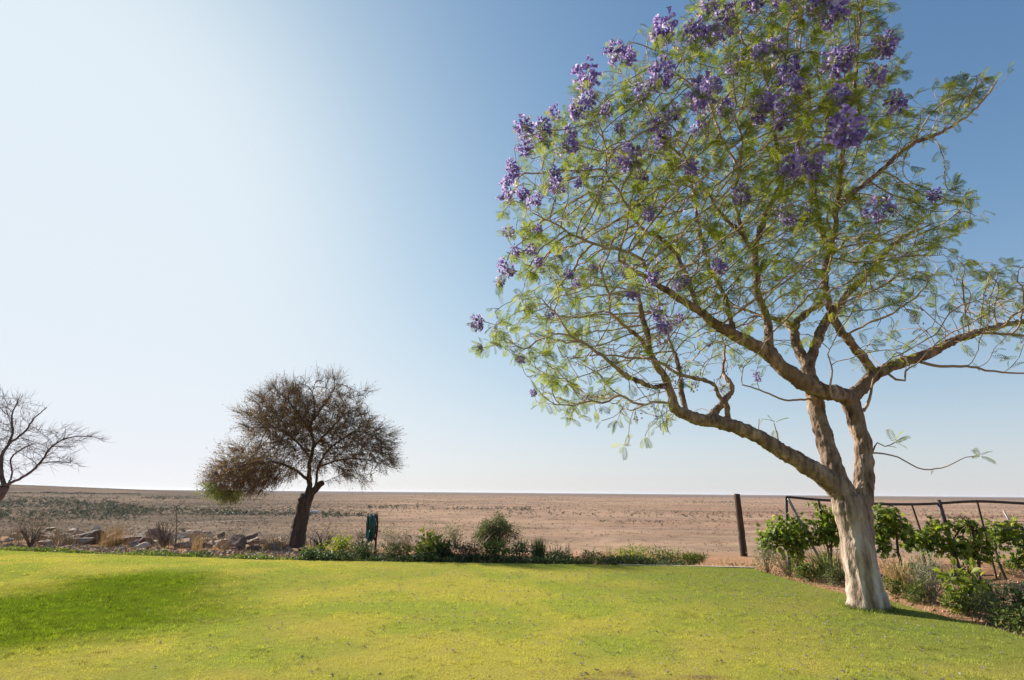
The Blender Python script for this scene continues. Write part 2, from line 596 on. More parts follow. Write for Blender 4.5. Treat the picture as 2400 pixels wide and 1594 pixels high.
def terrain_material():
    mt, nt, b = nodemat('dry_ground')
    c = attr(nt, 'tint', 'Color')
    v = coords(nt)
    near = noise(nt, 3.0, 8, v, 0.65)
    far = noise(nt, 0.035, 8, v, 0.7)
    spots = noise(nt, 0.16, 6, coords(nt, (1, 1.6, 1)), 0.75)
    k = ramp(nt, [(0.28, (0.72,) * 3), (0.72, (1.22,) * 3)], near)
    k2 = ramp(nt, [(0.3, (0.70,) * 3), (0.7, (1.2,) * 3)], far)
    wide = noise(nt, 0.0035, 8, coords(nt, (1, 1.0, 1)), 0.7)
    k2 = mixc(nt, k2, ramp(nt, [(0.35, (0.84,) * 3), (0.65, (1.12,) * 3)], wide), 1.0, 'MULTIPLY')
    c2 = mixc(nt, mixc(nt, c, k, 1.0, 'MULTIPLY'), k2, 1.0, 'MULTIPLY')
    sp = ramp(nt, [(0.56, (0, 0, 0)), (0.68, (0.55, 0.55, 0.55))], spots)
    c3 = mixc(nt, c2, mixc(nt, c2, (0.52, 0.56, 0.48), 1.0, 'MULTIPLY'), sp)
    nt.links.new(c3, b.inputs['Base Color'])
    b.inputs['Roughness'].default_value = 0.97
    b.inputs['Specular IOR Level'].default_value = 0.0
    bump(nt, b, near, 0.6, 0.04)
    return mt


M['terrain'] = terrain_material()

# ------------------------------------------------------------------ ground, slope and plain
def lawn_field(x, y):
    """(lushness 0..1, dryness 0..1) of the turf"""
    q = EYE[2] / np.maximum(EYE[2], 0.1)
    px, py = project(np.stack([x, y, np.zeros_like(x)], -1))
    wx = LUSH[:, 0]
    d = poly_dist(np.stack([x, y], -1), LUSH)
    n = fbm(x * 0.8, y * 0.8, 71, 4) - 0.5
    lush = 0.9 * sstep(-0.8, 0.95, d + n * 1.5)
    dry = fbm(x * 0.55 + 9, y * 0.55, 81, 4)
    dry2 = fbm(x * 2.6, y * 2.6, 91, 3)
    dr = np.clip((dry - 0.42) * 2.4 + (dry2 - 0.5) * 1.4, 0, 1)
    return lush, dr


def poly_dist(P, poly):
    """signed distance, positive inside"""
    P = np.asarray(P, float)
    x, y = P[:, 0], P[:, 1]
    inside = np.zeros(len(P), bool)
    dist = np.full(len(P), 1e9)
    n = len(poly)
    for i in range(n):
        a, b = poly[i], poly[(i + 1) % n]
        e = b - a
        w = P - a
        t = np.clip((w @ e) / max(e @ e, 1e-12), 0, 1)
        dist = np.minimum(dist, np.linalg.norm(w - t[:, None] * e, axis=1))
        cond = (a[1] > y) != (b[1] > y)
        with np.errstate(divide='ignore', invalid='ignore'):
            xi = a[0] + (y - a[1]) / (b[1] - a[1]) * (b[0] - a[0])
        inside ^= cond & (x < xi)
    return np.where(inside, dist, -dist)


LUSH = np.array([onplane(*p)[:2] for p in [(-260, 1430), (0, 1398), (150, 1368), (350, 1352), (520, 1352), (600, 1385), (560, 1430), (430, 1470), (260, 1497), (100, 1535), (-60, 1575), (-330, 1560)]])
BARE = [onplane(*p)[:2] for p in [(1470, 1583), (1640, 1592), (1560, 1600), (1380, 1600)]]


def turf_colour(x, y, j=None):
    lush, dr = lawn_field(x, y)
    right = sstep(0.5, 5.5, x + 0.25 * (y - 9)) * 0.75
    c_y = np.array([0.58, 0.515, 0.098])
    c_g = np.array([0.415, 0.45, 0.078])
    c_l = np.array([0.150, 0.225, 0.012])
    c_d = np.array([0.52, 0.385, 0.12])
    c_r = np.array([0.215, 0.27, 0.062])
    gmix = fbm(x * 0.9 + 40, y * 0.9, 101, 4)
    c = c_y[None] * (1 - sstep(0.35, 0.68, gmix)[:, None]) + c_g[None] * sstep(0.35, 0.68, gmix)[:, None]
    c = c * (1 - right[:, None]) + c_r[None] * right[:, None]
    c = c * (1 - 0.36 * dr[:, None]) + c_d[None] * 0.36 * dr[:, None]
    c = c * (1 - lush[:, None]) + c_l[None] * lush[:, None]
    b = np.zeros(len(x))
    for p in BARE:
        b = np.maximum(b, np.exp(-(((x - p[0]) / 0.20) ** 2 + ((y - p[1]) / 0.05) ** 2)))
    b = np.clip(b * 1.3 * (0.3 + dr), 0, 0.75)[:, None]
    return c * (1 - b) + np.array([0.28, 0.17, 0.10]) * b


def build_lawn():
    nu, nv = 330, 220
    U, W = np.meshgrid(np.linspace(0, 1, nu), np.linspace(0, 1, nv), indexing='ij')
    xc = BED[0, 0]
    xn = -34 + U * (xc + 34)
    ye = y_edge(xn)
    y = -10 + (W ** 0.8) * (ye + 10)
    x = xn + (U ** 10) * (x_bed(y) - xc)
    wob = 0.05 * (vnoise(x * 3, y * 3, 4) - 0.5) * (U > 0.999)
    x = x + wob
    X, Y = x.ravel(), y.ravel()
    Z = lawn_z(X, Y) + 0.012
    i, j = np.meshgrid(np.arange(nu - 1), np.arange(nv - 1), indexing='ij')
    a = (i * nv + j).ravel()
    f = np.stack([a, a + nv, a + nv + 1, a + 1], -1)
    acc = Acc().add(np.stack([X, Y, Z], -1), f)
    # skirt along the far and the right edge so the turf has a cut side
    e1 = [k * nv + nv - 1 for k in range(nu)]
    e2 = [(nu - 1) * nv + k for k in range(nv - 1, -1, -1)]
    rim = e1 + e2[1:]
    P = np.stack([X, Y, Z], -1)[rim]
    Q = P.copy()
    Q[:, 2] -= 0.16
    n = len(rim)
    k = np.arange(n - 1)
    acc.add(np.vstack([P, Q]), np.stack([k, k + n, k + n + 1, k + 1], -1))
    allv = np.concatenate(acc.V)
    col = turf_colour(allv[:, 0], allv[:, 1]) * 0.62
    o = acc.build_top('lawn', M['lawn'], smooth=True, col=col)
    tag(o, kind='structure')


def build_terrain():
    def graded(a0, near, far, n1, n2):
        return np.concatenate([np.linspace(a0, near, n1)[:-1], near * (far / near) ** np.linspace(0, 1, n2)])
    ys = np.concatenate([np.linspace(-60, 4, 24)[:-1], np.linspace(4, 34, 110)[:-1], 34 * (70000 / 34.) ** np.linspace(0, 1, 190)])
    xh = np.concatenate([np.linspace(0, 24, 70)[:-1], 24 * (90000 / 24.) ** np.linspace(0, 1, 110)])
    xs = np.concatenate([-xh[::-1], xh[1:]])
    X, Y = np.meshgrid(xs, ys, indexing='ij')
    x, y = X.ravel(), Y.ravel()
    z = gz(x, y)
    inl = np.minimum(y_edge(x) - y, x_bed(np.clip(y, 6.5, 14)) - x)
    z = z - 0.2 * sstep(0.05, 0.5, inl)
    nx, ny = len(xs), len(ys)
    i, j = np.meshgrid(np.arange(nx - 1), np.arange(ny - 1), indexing='ij')
    a = (i * ny + j).ravel()
    f = np.stack([a, a + ny, a + ny + 1, a + 1], -1)
    # colour: red soil by the lawn and in the vineyard, pinkish dry veld beyond
    d = y - y_edge(x)
    soil = np.array([0.40, 0.21, 0.12])
    veld = np.array([0.405, 0.268, 0.178])
    pink = np.array([0.335, 0.222, 0.158])
    scrub = np.array([0.13, 0.10, 0.07])
    red = np.array([0.30, 0.15, 0.10])
    w1 = fbm(x / 260. + 5, y / 90., 41, 5)
    lx = np.log(np.maximum(y, 10))
    band = fbm(lx * 9, x / np.maximum(y, 30) * 1.1, 51, 4)
    c = veld[None] + (pink - veld)[None] * sstep(0.35, 0.65, w1)[:, None]
    c = c + (red - c) * (0.5 * sstep(0.47, 0.62, band) * sstep(0.0, 0.5, x / np.maximum(y, 10)))[:, None]
    c = c + (scrub - c) * (0.36 * sstep(0.46, 0.7, fbm(lx * 16, x / np.maximum(y, 30) * 2.6, 61, 5)))[:, None]
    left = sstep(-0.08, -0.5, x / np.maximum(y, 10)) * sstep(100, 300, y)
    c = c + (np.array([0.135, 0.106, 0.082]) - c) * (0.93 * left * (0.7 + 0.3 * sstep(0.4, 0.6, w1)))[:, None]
    pale = np.array([0.43, 0.30, 0.205])
    c = c + (pale - c) * (0.3 * sstep(0.53, 0.74, fbm(lx * 22 + 9, x / np.maximum(y, 30) * 3.0, 151, 5)))[:, None]
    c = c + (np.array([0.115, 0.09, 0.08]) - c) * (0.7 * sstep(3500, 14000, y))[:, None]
    s = sstep(14, 3, d)
    c = c + (soil - c) * s[:, None] * 0.8
    # break up with 8% tone variation, as dry ground has
    c = c * (0.92 + 0.18 * vnoise(x * 0.05, y * 0.05, 5))[:, None]
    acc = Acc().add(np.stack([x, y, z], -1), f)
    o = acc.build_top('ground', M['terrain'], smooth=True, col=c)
    tag(o, kind='structure')


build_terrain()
build_lawn()


def strip(name, pts, width, mat, lift, h=0.0, n=12):
    pts = spline(np.asarray(pts, float), max(0.1, np.linalg.norm(np.diff(np.asarray(pts)[:, :2], axis=0), axis=1).sum() / 160))
    t = norm(np.gradient(pts[:, :2], axis=0))
    s = np.stack([-t[:, 1], t[:, 0]], -1) * width / 2
    L = np.c_[pts[:, :2] + s, pts[:, 2] + lift]
    R = np.c_[pts[:, :2] - s, pts[:, 2] + lift]
    k = np.arange(len(pts) - 1)
    m_ = len(pts)
    acc = Acc().add(np.vstack([L, R]), np.stack([k + m_, k + m_ + 1, k + 1, k], -1))
    if h:
        for A in (L, R):
            B = A.copy()
            B[:, 2] -= h
            acc.add(np.vstack([A, B]), np.stack([k, k + 1, k + m_ + 1, k + m_], -1))
    return tag(acc.build_top(name, mat), kind='structure')


# pale edging strip between the turf and the border on the right half
ex = np.linspace(2.6, BED[0, 0] + 0.05, 30)
strip('lawn_edging', np.c_[ex, y_edge(ex) + 0.06, np.full(30, 0.0)], 0.11, M['kerb'], 0.02, 0.15)


def plain_pts(px):
    out = []
    for a, b in px:
        p = onground(a, b)
        out.append(p)
    return out


for px, w in (([(930, 1167), (1010, 1171), (1100, 1176), (1190, 1178.5), (1260, 1180)], 40),
              ([(1690, 1195), (1800, 1196), (2050, 1199), (2300, 1201), (2600, 1204)], 9),
              ([(430, 1226), (500, 1224), (560, 1221), (640, 1218)], 4),
              ([(600, 1170), (720, 1172), (840, 1172)], 14)):
    strip('dirt_track', plain_pts(px), w, M['track'], 0.35)

# ------------------------------------------------------------------ growing trees
class Skeleton:
    def __init__(s):
        s.P, s.par, s.rad, s.lab = [], [], [], []

    def add(s, p, parent, rad=0.0, lab=''):
        s.P.append(np.asarray(p, float))
        s.par.append(parent)
        s.rad.append(rad)
        s.lab.append(lab)
        return len(s.P) - 1

    def limb(s, pts, rads, lab, step=0.1, root=False, wob=0.0):
        """a limb along a spline; its foot joins the nearest node that is there already"""
        q = spline(np.c_[np.asarray(pts), np.asarray(rads)], step)
        prev = -1
        if not root:
            D = np.linalg.norm(np.array(s.P) - q[0, :3], axis=1)
            prev = int(D.argmin())
        for k, r in enumerate(q):
            if not root and k == 0 and D[prev] < 0.02:
                continue
            p = r[:3] + (RNG.normal(0, wob, 3) if 0 < k < len(q) - 1 else 0)
            prev = s.add(p, prev, max(r[3], 0.003), lab)

    def grow(s, A, di, dk, step, iters, trop=(0, 0, 0.0), jitter=0.15, rng=None, frozen=(), stick=0.25):
        A = np.asarray(A, float)
        trop = np.asarray(trop, float)
        alive = np.ones(len(A), bool)
        kids = {}
        dirs = {}
        for i, p in enumerate(s.par):
            kids[p] = kids.get(p, 0) + 1
        blocked = set(frozen)
        for it in range(iters):
            kd = kdtree.KDTree(len(s.P))
            for i, p in enumerate(s.P):
                if i not in blocked:
                    kd.insert(p, i)
            kd.balance()
            pull = {}
            for a in np.nonzero(alive)[0]:
                co, i, d = kd.find(A[a])
                if i is None or d > di:
                    continue
                if d < dk:
                    alive[a] = False
                    continue
                v = (A[a] - s.P[i]) / d
                if i in pull:
                    pull[i] += v
                else:
                    pull[i] = v.copy()
            if not pull:
                break
            for i, v in pull.items():
                n = np.linalg.norm(v)
                if n < 1e-3:
                    blocked.add(i)
                    continue
                pr = s.par[i]
                keep = norm(s.P[i] - s.P[pr]) * stick if pr >= 0 else 0
                v = norm(v / n + trop + keep + rng.normal(0, jitter, 3))
                q = s.P[i] + v * step
                co, j, d = kd.find(q)
                if d is not None and j != i and d < step * 0.35:
                    blocked.add(i)
                    continue
                s.add(q, i, 0.0, s.lab[i] if False else 'twig')
                kids[i] = kids.get(i, 0) + 1
                if kids[i] >= 3:
                    blocked.add(i)

    def thicken(s, tip=0.003, ex=2.4, cap=0.75):
        n = len(s.P)
        acc = np.zeros(n)
        for i in range(n - 1, -1, -1):
            r = acc[i] ** (1 / ex) if acc[i] > 0 else tip
            if s.lab[i] == 'twig':
                s.rad[i] = r
            r = s.rad[i] if s.lab[i] == 'twig' else max(r, 0.0)
            if s.par[i] >= 0:
                acc[s.par[i]] += max(r, tip) ** ex
        for i in range(n):
            p = s.par[i]
            if p >= 0 and s.lab[i] == 'twig' and s.rad[i] > cap * s.rad[p] and s.lab[p] != 'twig':
                s.rad[i] = cap * s.rad[p]
            elif p >= 0 and s.lab[i] == 'twig' and s.rad[i] > s.rad[p]:
                s.rad[i] = s.rad[p]

    def children(s):
        ch = [[] for _ in s.P]
        for i, p in enumerate(s.par):
            if p >= 0:
                ch[p].append(i)
        return ch

    def chains(s, want):
        """polylines of node numbers over the nodes for which want(i) holds, each starting at its parent"""
        ch = s.children()
        out = []
        done = np.zeros(len(s.P), bool)
        for i in range(len(s.P)):
            if done[i] or not want(i):
                continue
            c = [i]
            done[i] = True
            while True:
                nx = [k for k in ch[c[-1]] if want(k) and not done[k] and s.lab[k] == s.lab[i]]
                if not nx:
                    break
                k = max(nx, key=lambda t: s.rad[t])
                done[k] = True
                c.append(k)
            if s.par[i] >= 0:
                c = [s.par[i]] + c
            if len(c) > 1:
                out.append(c)
        return out

    def tubes(s, acc, want, sides=None):
        for c in s.chains(want):
            r = np.array([s.rad[k] for k in c])
            if len(r) > 1:
                r[0] = min(r[0], r[1])
            nsd = sides or (3 if r.max() < 0.012 else 5 if r.max() < 0.03 else 8)
            tube(acc, np.array([s.P[k] for k in c]), r, nsd, RNG.random(), cap=False)


def brush(sk, acc, ctr, n, lo, hi, r, rng, sel, up=0.15):
    """short straight outer twigs, fanning away from the crown's heart; returns their points and tips"""
    P = np.array(sk.P)
    i = rng.choice(sel, n)
    p = P[i]
    par = P[np.array(sk.par)[i]]
    d = norm(norm(p - ctr) * 0.9 + norm(p - par) * 0.5 + rng.normal(0, 0.4, (n, 3)) + np.array([0, 0, up]))
    L_ = rng.uniform(lo, hi, n)[:, None]
    q = p + d * L_ * 0.5 + rng.normal(0, 0.02, (n, 3))
    e = p + d * L_ + np.array([0, 0, 0.04]) * L_
    Fm = frames(d, np.tile([0.3, 0.2, 0.9], (n, 1)))
    V = np.zeros((n, 9, 3))
    for k, (c, rr) in enumerate(((p, r), (q, r * 0.8), (e, r * 0.4))):
        for a_ in range(3):
            t = a_ * 2 * math.pi / 3
            V[:, 3 * k + a_] = c + rr * (math.cos(t) * Fm[:, :, 1] + math.sin(t) * Fm[:, :, 2])
    T = np.array([(3 * k + a_, 3 * k + (a_ + 1) % 3, 3 * k + 3 + (a_ + 1) % 3, 3 * k + 3 + a_) for k in range(2) for a_ in range(3)])
    acc.add(V.reshape(-1, 3), (T[None] + (np.arange(n) * 9)[:, None, None]).reshape(-1, 4), np.repeat(rng.random(n), 9))
    return np.concatenate([q, (q + e) / 2, e])


def in_crown(poly, n, Yc, R, rng, weight=None, minz=0.4, back=1.0):
    """points filling a crown whose outline from the lawn is poly and whose depth is that of a rounded mass"""
    poly = np.asarray(poly, float)
    lo, hi = poly.min(0), poly.max(0)
    scale = Yc / FPX
    out = []
    while len(out) < n:
        p = lo + (hi - lo) * rng.random((4000, 2))
        d = poly_dist(p, poly) * scale
        ok = d > 0
        p, d = p[ok], np.minimum(d[ok], R)
        half = np.sqrt(np.maximum(R * R - (R - d) ** 2, 0)) + 0.15
        if weight is not None:
            keep = rng.random(len(p)) < weight(p) * half / R
        else:
            keep = rng.random(len(p)) < half / R
        p, half = p[keep], half[keep]
        t = rng.uniform(-1, 1, len(p))
        for (x, y), h, u in zip(p, half, t):
            q = at(x, y, Yc + h * u * (back if u > 0 else 1.0))
            if q[2] > minz:
                out.append(q)
    return np.array(out[:n])


def blobs(L, base):
    L = np.asarray(L, float)

    def f(p):
        w = np.full(len(p), float(base))
        for x, y, r, v in L:
            g = np.exp(-(((p[:, 0] - x) ** 2 + (p[:, 1] - y) ** 2) / (r * r)))
            w = w * (1 - g) + v * g
        return np.clip(w, 0, 1)
    return f


def shell(acc, name):
    """one watertight skin over crossing limbs (voxel remesh, then smoothed); returns vertices, quads"""
    me = acc.mesh(name, [])
    o = link(name, me)
    md = o.modifiers.new('skin', 'REMESH')
    md.mode = 'VOXEL'
    md.voxel_size = 0.014
    ms = o.modifiers.new('soft', 'SMOOTH')
    ms.factor = 0.5
    ms.iterations = 6
    dg = bpy.context.evaluated_depsgraph_get()
    ev = o.evaluated_get(dg)
    m2 = ev.to_mesh()
    V = np.empty(len(m2.vertices) * 3)
    m2.vertices.foreach_get('co', V)
    Fq = np.empty(len(m2.loops), int)
    m2.loops.foreach_get('vertex_index', Fq)
    tot = np.empty(len(m2.polygons), int)
    m2.polygons.foreach_get('loop_total', tot)
    assert (tot == 4).all()
    ev.to_mesh_clear()
    bpy.data.objects.remove(o)
    bpy.data.meshes.remove(me)
    return V.reshape(-1, 3), Fq.reshape(-1, 4)


def noise3(P, s, seed):
    return (vnoise(P[:, 0] * s + P[:, 2] * s * .37, P[:, 1] * s + P[:, 2] * s * .71, seed) + vnoise(P[:, 2] * s, P[:, 0] * s - P[:, 1] * s * .6, seed + 5)) / 2 - 0.5


# templates --------------------------------------------------------
def frond_template(pairs=11, plen=0.30, pw=0.055, droop=0.28):
    V, Fc = [], []

    def z(t):
        return -droop * t * t
    for k in range(6):
        t = k / 5
        V += [(t, 0.006, z(t)), (t, -0.006, z(t))]
    for k in range(5):
        a = 2 * k
        Fc.append((a, a + 1, a + 3, a + 2))
    for k in range(pairs):
        t = 0.16 + 0.84 * k / (pairs - 1)
        ln = plen * (0.45 + 0.75 * math.sin(math.pi * (0.12 + 0.8 * (k / (pairs - 1))))) * (0.85 if k == pairs - 1 else 1)
        an = math.radians(62 - 34 * (k / (pairs - 1)))
        for sd in (1, -1):
            d = np.array([math.cos(an), sd * math.sin(an), -0.16])
            s = np.array([-math.sin(an) * 1.0, sd * math.cos(an), 0.0])
            o = np.array([t, 0, z(t)])
            b = len(V)
            V += [tuple(o), tuple(o + d * ln * 0.45 + s * pw + np.array([0, 0, 0.02])), tuple(o + d * ln + np.array([0, 0, -0.03])), tuple(o + d * ln * 0.45 - s * pw)]
            Fc.append((b, b + 3, b + 2, b + 1))
    return np.array(V), Fc


FROND = frond_template(8, 0.42, 0.030, 0.32)
FROND_FAR = frond_template(7, 0.30, 0.075)
LEAF = (np.array([(0, 0, 0), (0.35, 0.24, 0.05), (0.7, 0.2, 0.02), (1, 0, -0.14), (0.7, -0.2, 0.02), (0.35, -0.24, 0.05), (0.5, 0, -0.02)]),
        [(0, 6, 1), (1, 6, 2), (2, 6, 3), (3, 6, 4), (4, 6, 5), (5, 6, 0)])
SMALL = (np.array([(0, 0, 0), (0.5, 0.28, 0.04), (1, 0, -0.1), (0.5, -0.28, 0.04)]), [(0, 3, 2, 1)])
NARROW = (np.array([(0, 0, 0), (0.5, 0.09, 0.03), (1, 0, -0.12), (0.5, -0.09, 0.03)]), [(0, 3, 2, 1)])


def grape_leaf():
    r = [(0.10, -180), (0.62, -150), (0.50, -118), (0.80, -85), (0.56, -58), (0.86, -32), (0.62, -14), (1.0, 0), (0.62, 14), (0.86, 32), (0.56, 58), (0.80, 85), (0.50, 118), (0.62, 150)]
    V = [(0.12, 0, 0.03)]
    for q, a in r:
        x = 0.12 + 0.62 * q * math.cos(math.radians(a))
        y = 0.62 * q * math.sin(math.radians(a))
        V.append((x, y, -0.14 * q * q + 0.05 * math.cos(math.radians(a * 5))))
    n = len(r)
    return np.array(V), [(0, 1 + k, 1 + (k + 1) % n) for k in range(n)]


GRAPE = grape_leaf()


def bell_floret():
    """a jacaranda bell: a flared five-sided tube, bent at the foot"""
    V, Fc = [], []
    for k, (x, r, zz) in enumerate(((0, 0.10, 0), (0.45, 0.22, 0.02), (0.85, 0.30, -0.08), (1.0, 0.50, -0.14))):
        for a in range(5):
            t = a * 2 * math.pi / 5
            V.append((x + (0.06 * (a % 2) if k == 3 else 0), r * math.cos(t), zz + r * math.sin(t)))
    for k in range(3):
        for a in range(5):
            b = (a + 1) % 5
            Fc.append((k * 5 + a, k * 5 + b, k * 5 + 5 + b, k * 5 + 5 + a))
    return np.array(V), Fc


BELL = bell_floret()


def rand_dirs(n, rng):
    v = rng.normal(0, 1, (n, 3))
    return norm(v)


# ------------------------------------------------------------------ the jacaranda
def jacaranda():
    rng = np.random.default_rng(21)
    base = onground(2036, 1427, lawn_z)
    Y0 = base[1]
    root = empty('jacaranda_tree', tuple(base), 'large jacaranda with violet flower heads and pale lower trunk on the lawn', 'tree')
    sk = Skeleton()

    def L(pts, lab, step=0.10, root_=False, wob=0.008):
        P, R = [], []
        for x, y, dy, w in pts:
            p = at(x, y, Y0 + dy)
            P.append(p)
            R.append(w * (0.80 if lab == 'trunk' else 0.75) / 2 / FPX * (np.linalg.norm(p - EYE) * 0.93))
        sk.limb(P, R, lab, step, root_, wob)
    L([(2038, 1442, 0, 122), (2037, 1428, 0, 104), (2035, 1412, 0, 94), (2022, 1350, 0, 80), (2012, 1300, 0, 78), (2000, 1236, 0, 74), (1990, 1195, 0, 78), (1982, 1165, 0.0, 70)], 'trunk', root_=True)
    L([(2042, 1400, 0.06, 46), (2036, 1330, 0.06, 44), (2028, 1260, 0.06, 44), (2021, 1200, 0.05, 48), (2022, 1160, 0.05, 53), (2026, 1100, 0.05, 48), (2023, 1050, 0.08, 45), (2012, 1005, 0.1, 44), (1997, 960, 0.1, 46), (1990, 930, 0.1, 44)], 'stem_right')
    L([(1982, 1165, 0, 66), (1966, 1130, 0, 58), (1950, 1085, 0.05, 52), (1937, 1040, 0.1, 48), (1922, 992, 0.18, 46), (1910, 945, 0.25, 44), (1903, 905, 0.3, 42), (1893, 860, 0.35, 38)], 'stem_middle')
    L([(1982, 1165, -0.02, 60), (1940, 1125, -0.06, 56), (1899, 1097, -0.12, 52), (1843, 1064, -0.2, 47), (1791, 1032, -0.28, 45), (1739, 1005, -0.34, 43), (1700, 993, -0.38, 42), (1665, 986, -0.42, 40), (1632, 981, -0.46, 38), (1598, 967, -0.5, 35), (1576, 946, -0.52, 31), (1570, 915, -0.54, 27), (1560, 888, -0.56, 24), (1540, 860, -0.6, 22), (1524, 826, -0.64, 20), (1517, 779, -0.68, 17), (1502, 731, -0.72, 14), (1497, 680, -0.8, 9)], 'limb_low')
    # right arm
    L([(1990, 930, 0.1, 40), (2012, 918, 0.14, 36), (2025, 902, 0.18, 34), (2048, 880, 0.22, 32), (2090, 858, 0.28, 29), (2138, 841, 0.35, 27), (2173, 831, 0.4, 25), (2220, 806, 0.45, 21), (2285, 780, 0.5, 17), (2329, 767, 0.55, 14), (2400, 754, 0.6, 11), (2480, 735, 0.65, 7)], 'limb_right')
    L([(2173, 831, 0.4, 14), (2225, 803, 0.25, 11), (2268, 787, 0.15, 9), (2310, 780, 0.05, 8), (2400, 787, 0.0, 6), (2470, 800, -0.05, 4)], 'branch')
    L([(2150, 846, 0.35, 9), (2190, 857, 0.2, 8), (2250, 858, 0.1, 7), (2294, 863, 0.0, 6), (2350, 874, -0.1, 5), (2420, 876, -0.2, 4)], 'branch')
    # crossing left limb
    L([(1992, 940, 0.1, 44), (1965, 925, -0.05, 46), (1930, 915, -0.16, 48), (1893, 902, -0.22, 49), (1860, 880, -0.26, 46), (1830, 858, -0.3, 43), (1791, 824, -0.36, 40), (1743, 797, -0.44, 37), (1709, 779, -0.5, 34), (1672, 757, -0.56, 30), (1635, 727, -0.64, 25), (1598, 705, -0.72, 22), (1561, 681, -0.82, 19), (1531, 664, -0.92, 16), (1500, 640, -1.05, 12), (1450, 610, -1.25, 9)], 'limb_left')
    # upright on the left limb
    L([(1820, 850, -0.3, 28), (1808, 825, -0.25, 27), (1801, 797, -0.2, 26), (1800, 750, -0.15, 24), (1780, 700, -0.1, 22), (1773, 641, -0.05, 20), (1769, 585, 0.0, 18), (1787, 529, 0.05, 17), (1800, 489, 0.1, 15), (1830, 430, 0.15, 13), (1850, 386, 0.2, 12), (1878, 321, 0.25, 10), (1900, 268, 0.3, 8), (1890, 200, 0.35, 6)], 'limb_upright')
    L([(1771, 600, 0.0, 15), (1745, 555, -0.1, 14), (1728, 500, -0.2, 12), (1720, 450, -0.3, 10), (1735, 390, -0.4, 9), (1740, 330, -0.5, 7), (1720, 270, -0.6, 5)], 'branch')
    L([(1830, 430, 0.15, 11), (1822, 380, 0.0, 10), (1815, 300, -0.15, 9), (1803, 221, -0.3, 8), (1786, 164, -0.45, 7), (1761, 121, -0.6, 6), (1736, 86, -0.75, 5), (1720, 0, -0.9, 4)], 'branch')
    # middle stem above the crossing
    L([(1893, 860, 0.35, 34), (1900, 840, 0.45, 30), (1912, 812, 0.55, 27), (1924, 778, 0.65, 26), (1938, 750, 0.75, 24), (1958, 728, 0.85, 20), (1990, 685, 1.0, 16), (2020, 655, 1.15, 13), (2047, 628, 1.3, 11), (2090, 576, 1.5, 9), (2140, 540, 1.8, 7)], 'limb_back')
    L([(1893, 860, 0.35, 30), (1875, 825, 0.55, 28), (1862, 790, 0.7, 25), (1864, 757, 0.85, 22), (1886, 737, 0.95, 19), (1915, 716, 1.05, 16), (1935, 690, 1.2, 13), (1930, 640, 1.4, 10), (1940, 580, 1.6, 8)], 'branch')
    L([(1862, 775, 0.7, 20), (1838, 752, 0.9, 16), (1808, 745, 1.1, 13), (1770, 735, 1.4, 10), (1720, 715, 1.8, 7)], 'branch')
    # pale limb crossing up from the right arm
    L([(2052, 878, 0.22, 25), (2030, 848, 0.1, 24), (2004, 815, 0.0, 23), (1973, 780, -0.08, 22), (1947, 728, -0.12, 21), (1936, 693, -0.15, 20), (1934, 641, -0.15, 19), (1943, 598, -0.12, 18), (1956, 542, -0.1, 17), (1960, 490, -0.1, 15), (1968, 428, -0.1, 14), (1973, 357, -0.1, 13), (1976, 310, -0.1, 12), (1990, 265, -0.1, 10), (2003, 210, -0.1, 9), (2010, 125, -0.1, 7), (2018, 36, -0.1, 6), (2026, -70, -0.1, 4)], 'limb_pale')
    L([(1960, 495, -0.1, 14), (1984, 463, 0.0, 13), (2021, 436, 0.1, 12), (2075, 389, 0.15, 12), (2129, 343, 0.2, 11), (2175, 323, 0.25, 9), (2218, 304, 0.3, 7), (2271, 268, 0.35, 6), (2307, 232, 0.4, 5), (2336, 190, 0.45, 4)], 'branch')
    L([(1945, 590, -0.1, 13), (1925, 540, 0.2, 13), (1912, 480, 0.4, 12), (1905, 430, 0.5, 11), (1880, 380, 0.7, 9), (1870, 300, 0.9, 8), (1868, 180, 1.0, 7), (1880, 60, 1.1, 5), (1885, -60, 1.2, 4)], 'branch')
    L([(1940, 560, 0.1, 12), (1900, 500, 0.9, 11), (1915, 400, 1.4, 9), (1940, 280, 1.8, 7), (1960, 130, 2.0, 5)], 'branch')
    # sub-branches of the low limb
    L([(1562, 905, -0.55, 18), (1524, 905, -0.75, 17), (1472, 882, -1.0, 15), (1443, 860, -1.1, 13), (1413, 834, -1.2, 12), (1376, 809, -1.35, 10), (1339, 786, -1.5, 8), (1309, 742, -1.6, 6), (1270, 700, -1.7, 4)], 'branch')
    L([(1566, 945, -0.52, 9), (1531, 942, -0.6, 8), (1498, 949, -0.65, 8), (1454, 927, -0.75, 8), (1413, 945, -0.85, 7), (1387, 938, -0.9, 6), (1346, 949, -1.0, 5), (1302, 947, -1.1, 4), (1272, 927, -1.2, 3)], 'branch')
    L([(1613, 972, -0.48, 18), (1600, 938, -0.4, 18), (1596, 900, -0.3, 16), (1590, 850, -0.1, 12), (1570, 800, 0.1, 10), (1550, 740, 0.3, 8), (1540, 680, 0.5, 5)], 'branch')
    L([(1660, 984, -0.42, 24), (1680, 962, -0.4, 22), (1697, 938, -0.35, 20), (1716, 916, -0.3, 17), (1710, 897, -0.25, 14), (1695, 870, -0.1, 10), (1700, 830, 0.1, 8), (1690, 780, 0.3, 6)], 'branch')
    L([(1708, 993, -0.38, 18), (1703, 955, -0.5, 16), (1684, 925, -0.6, 14), (1672, 901, -0.7, 13), (1635, 886, -0.8, 12), (1594, 879, -0.9, 11), (1561, 857, -1.0, 10), (1531, 842, -1.1, 9), (1472, 838, -1.25, 7), (1413, 834, -1.4, 6), (1330, 838, -1.6, 4)], 'branch')
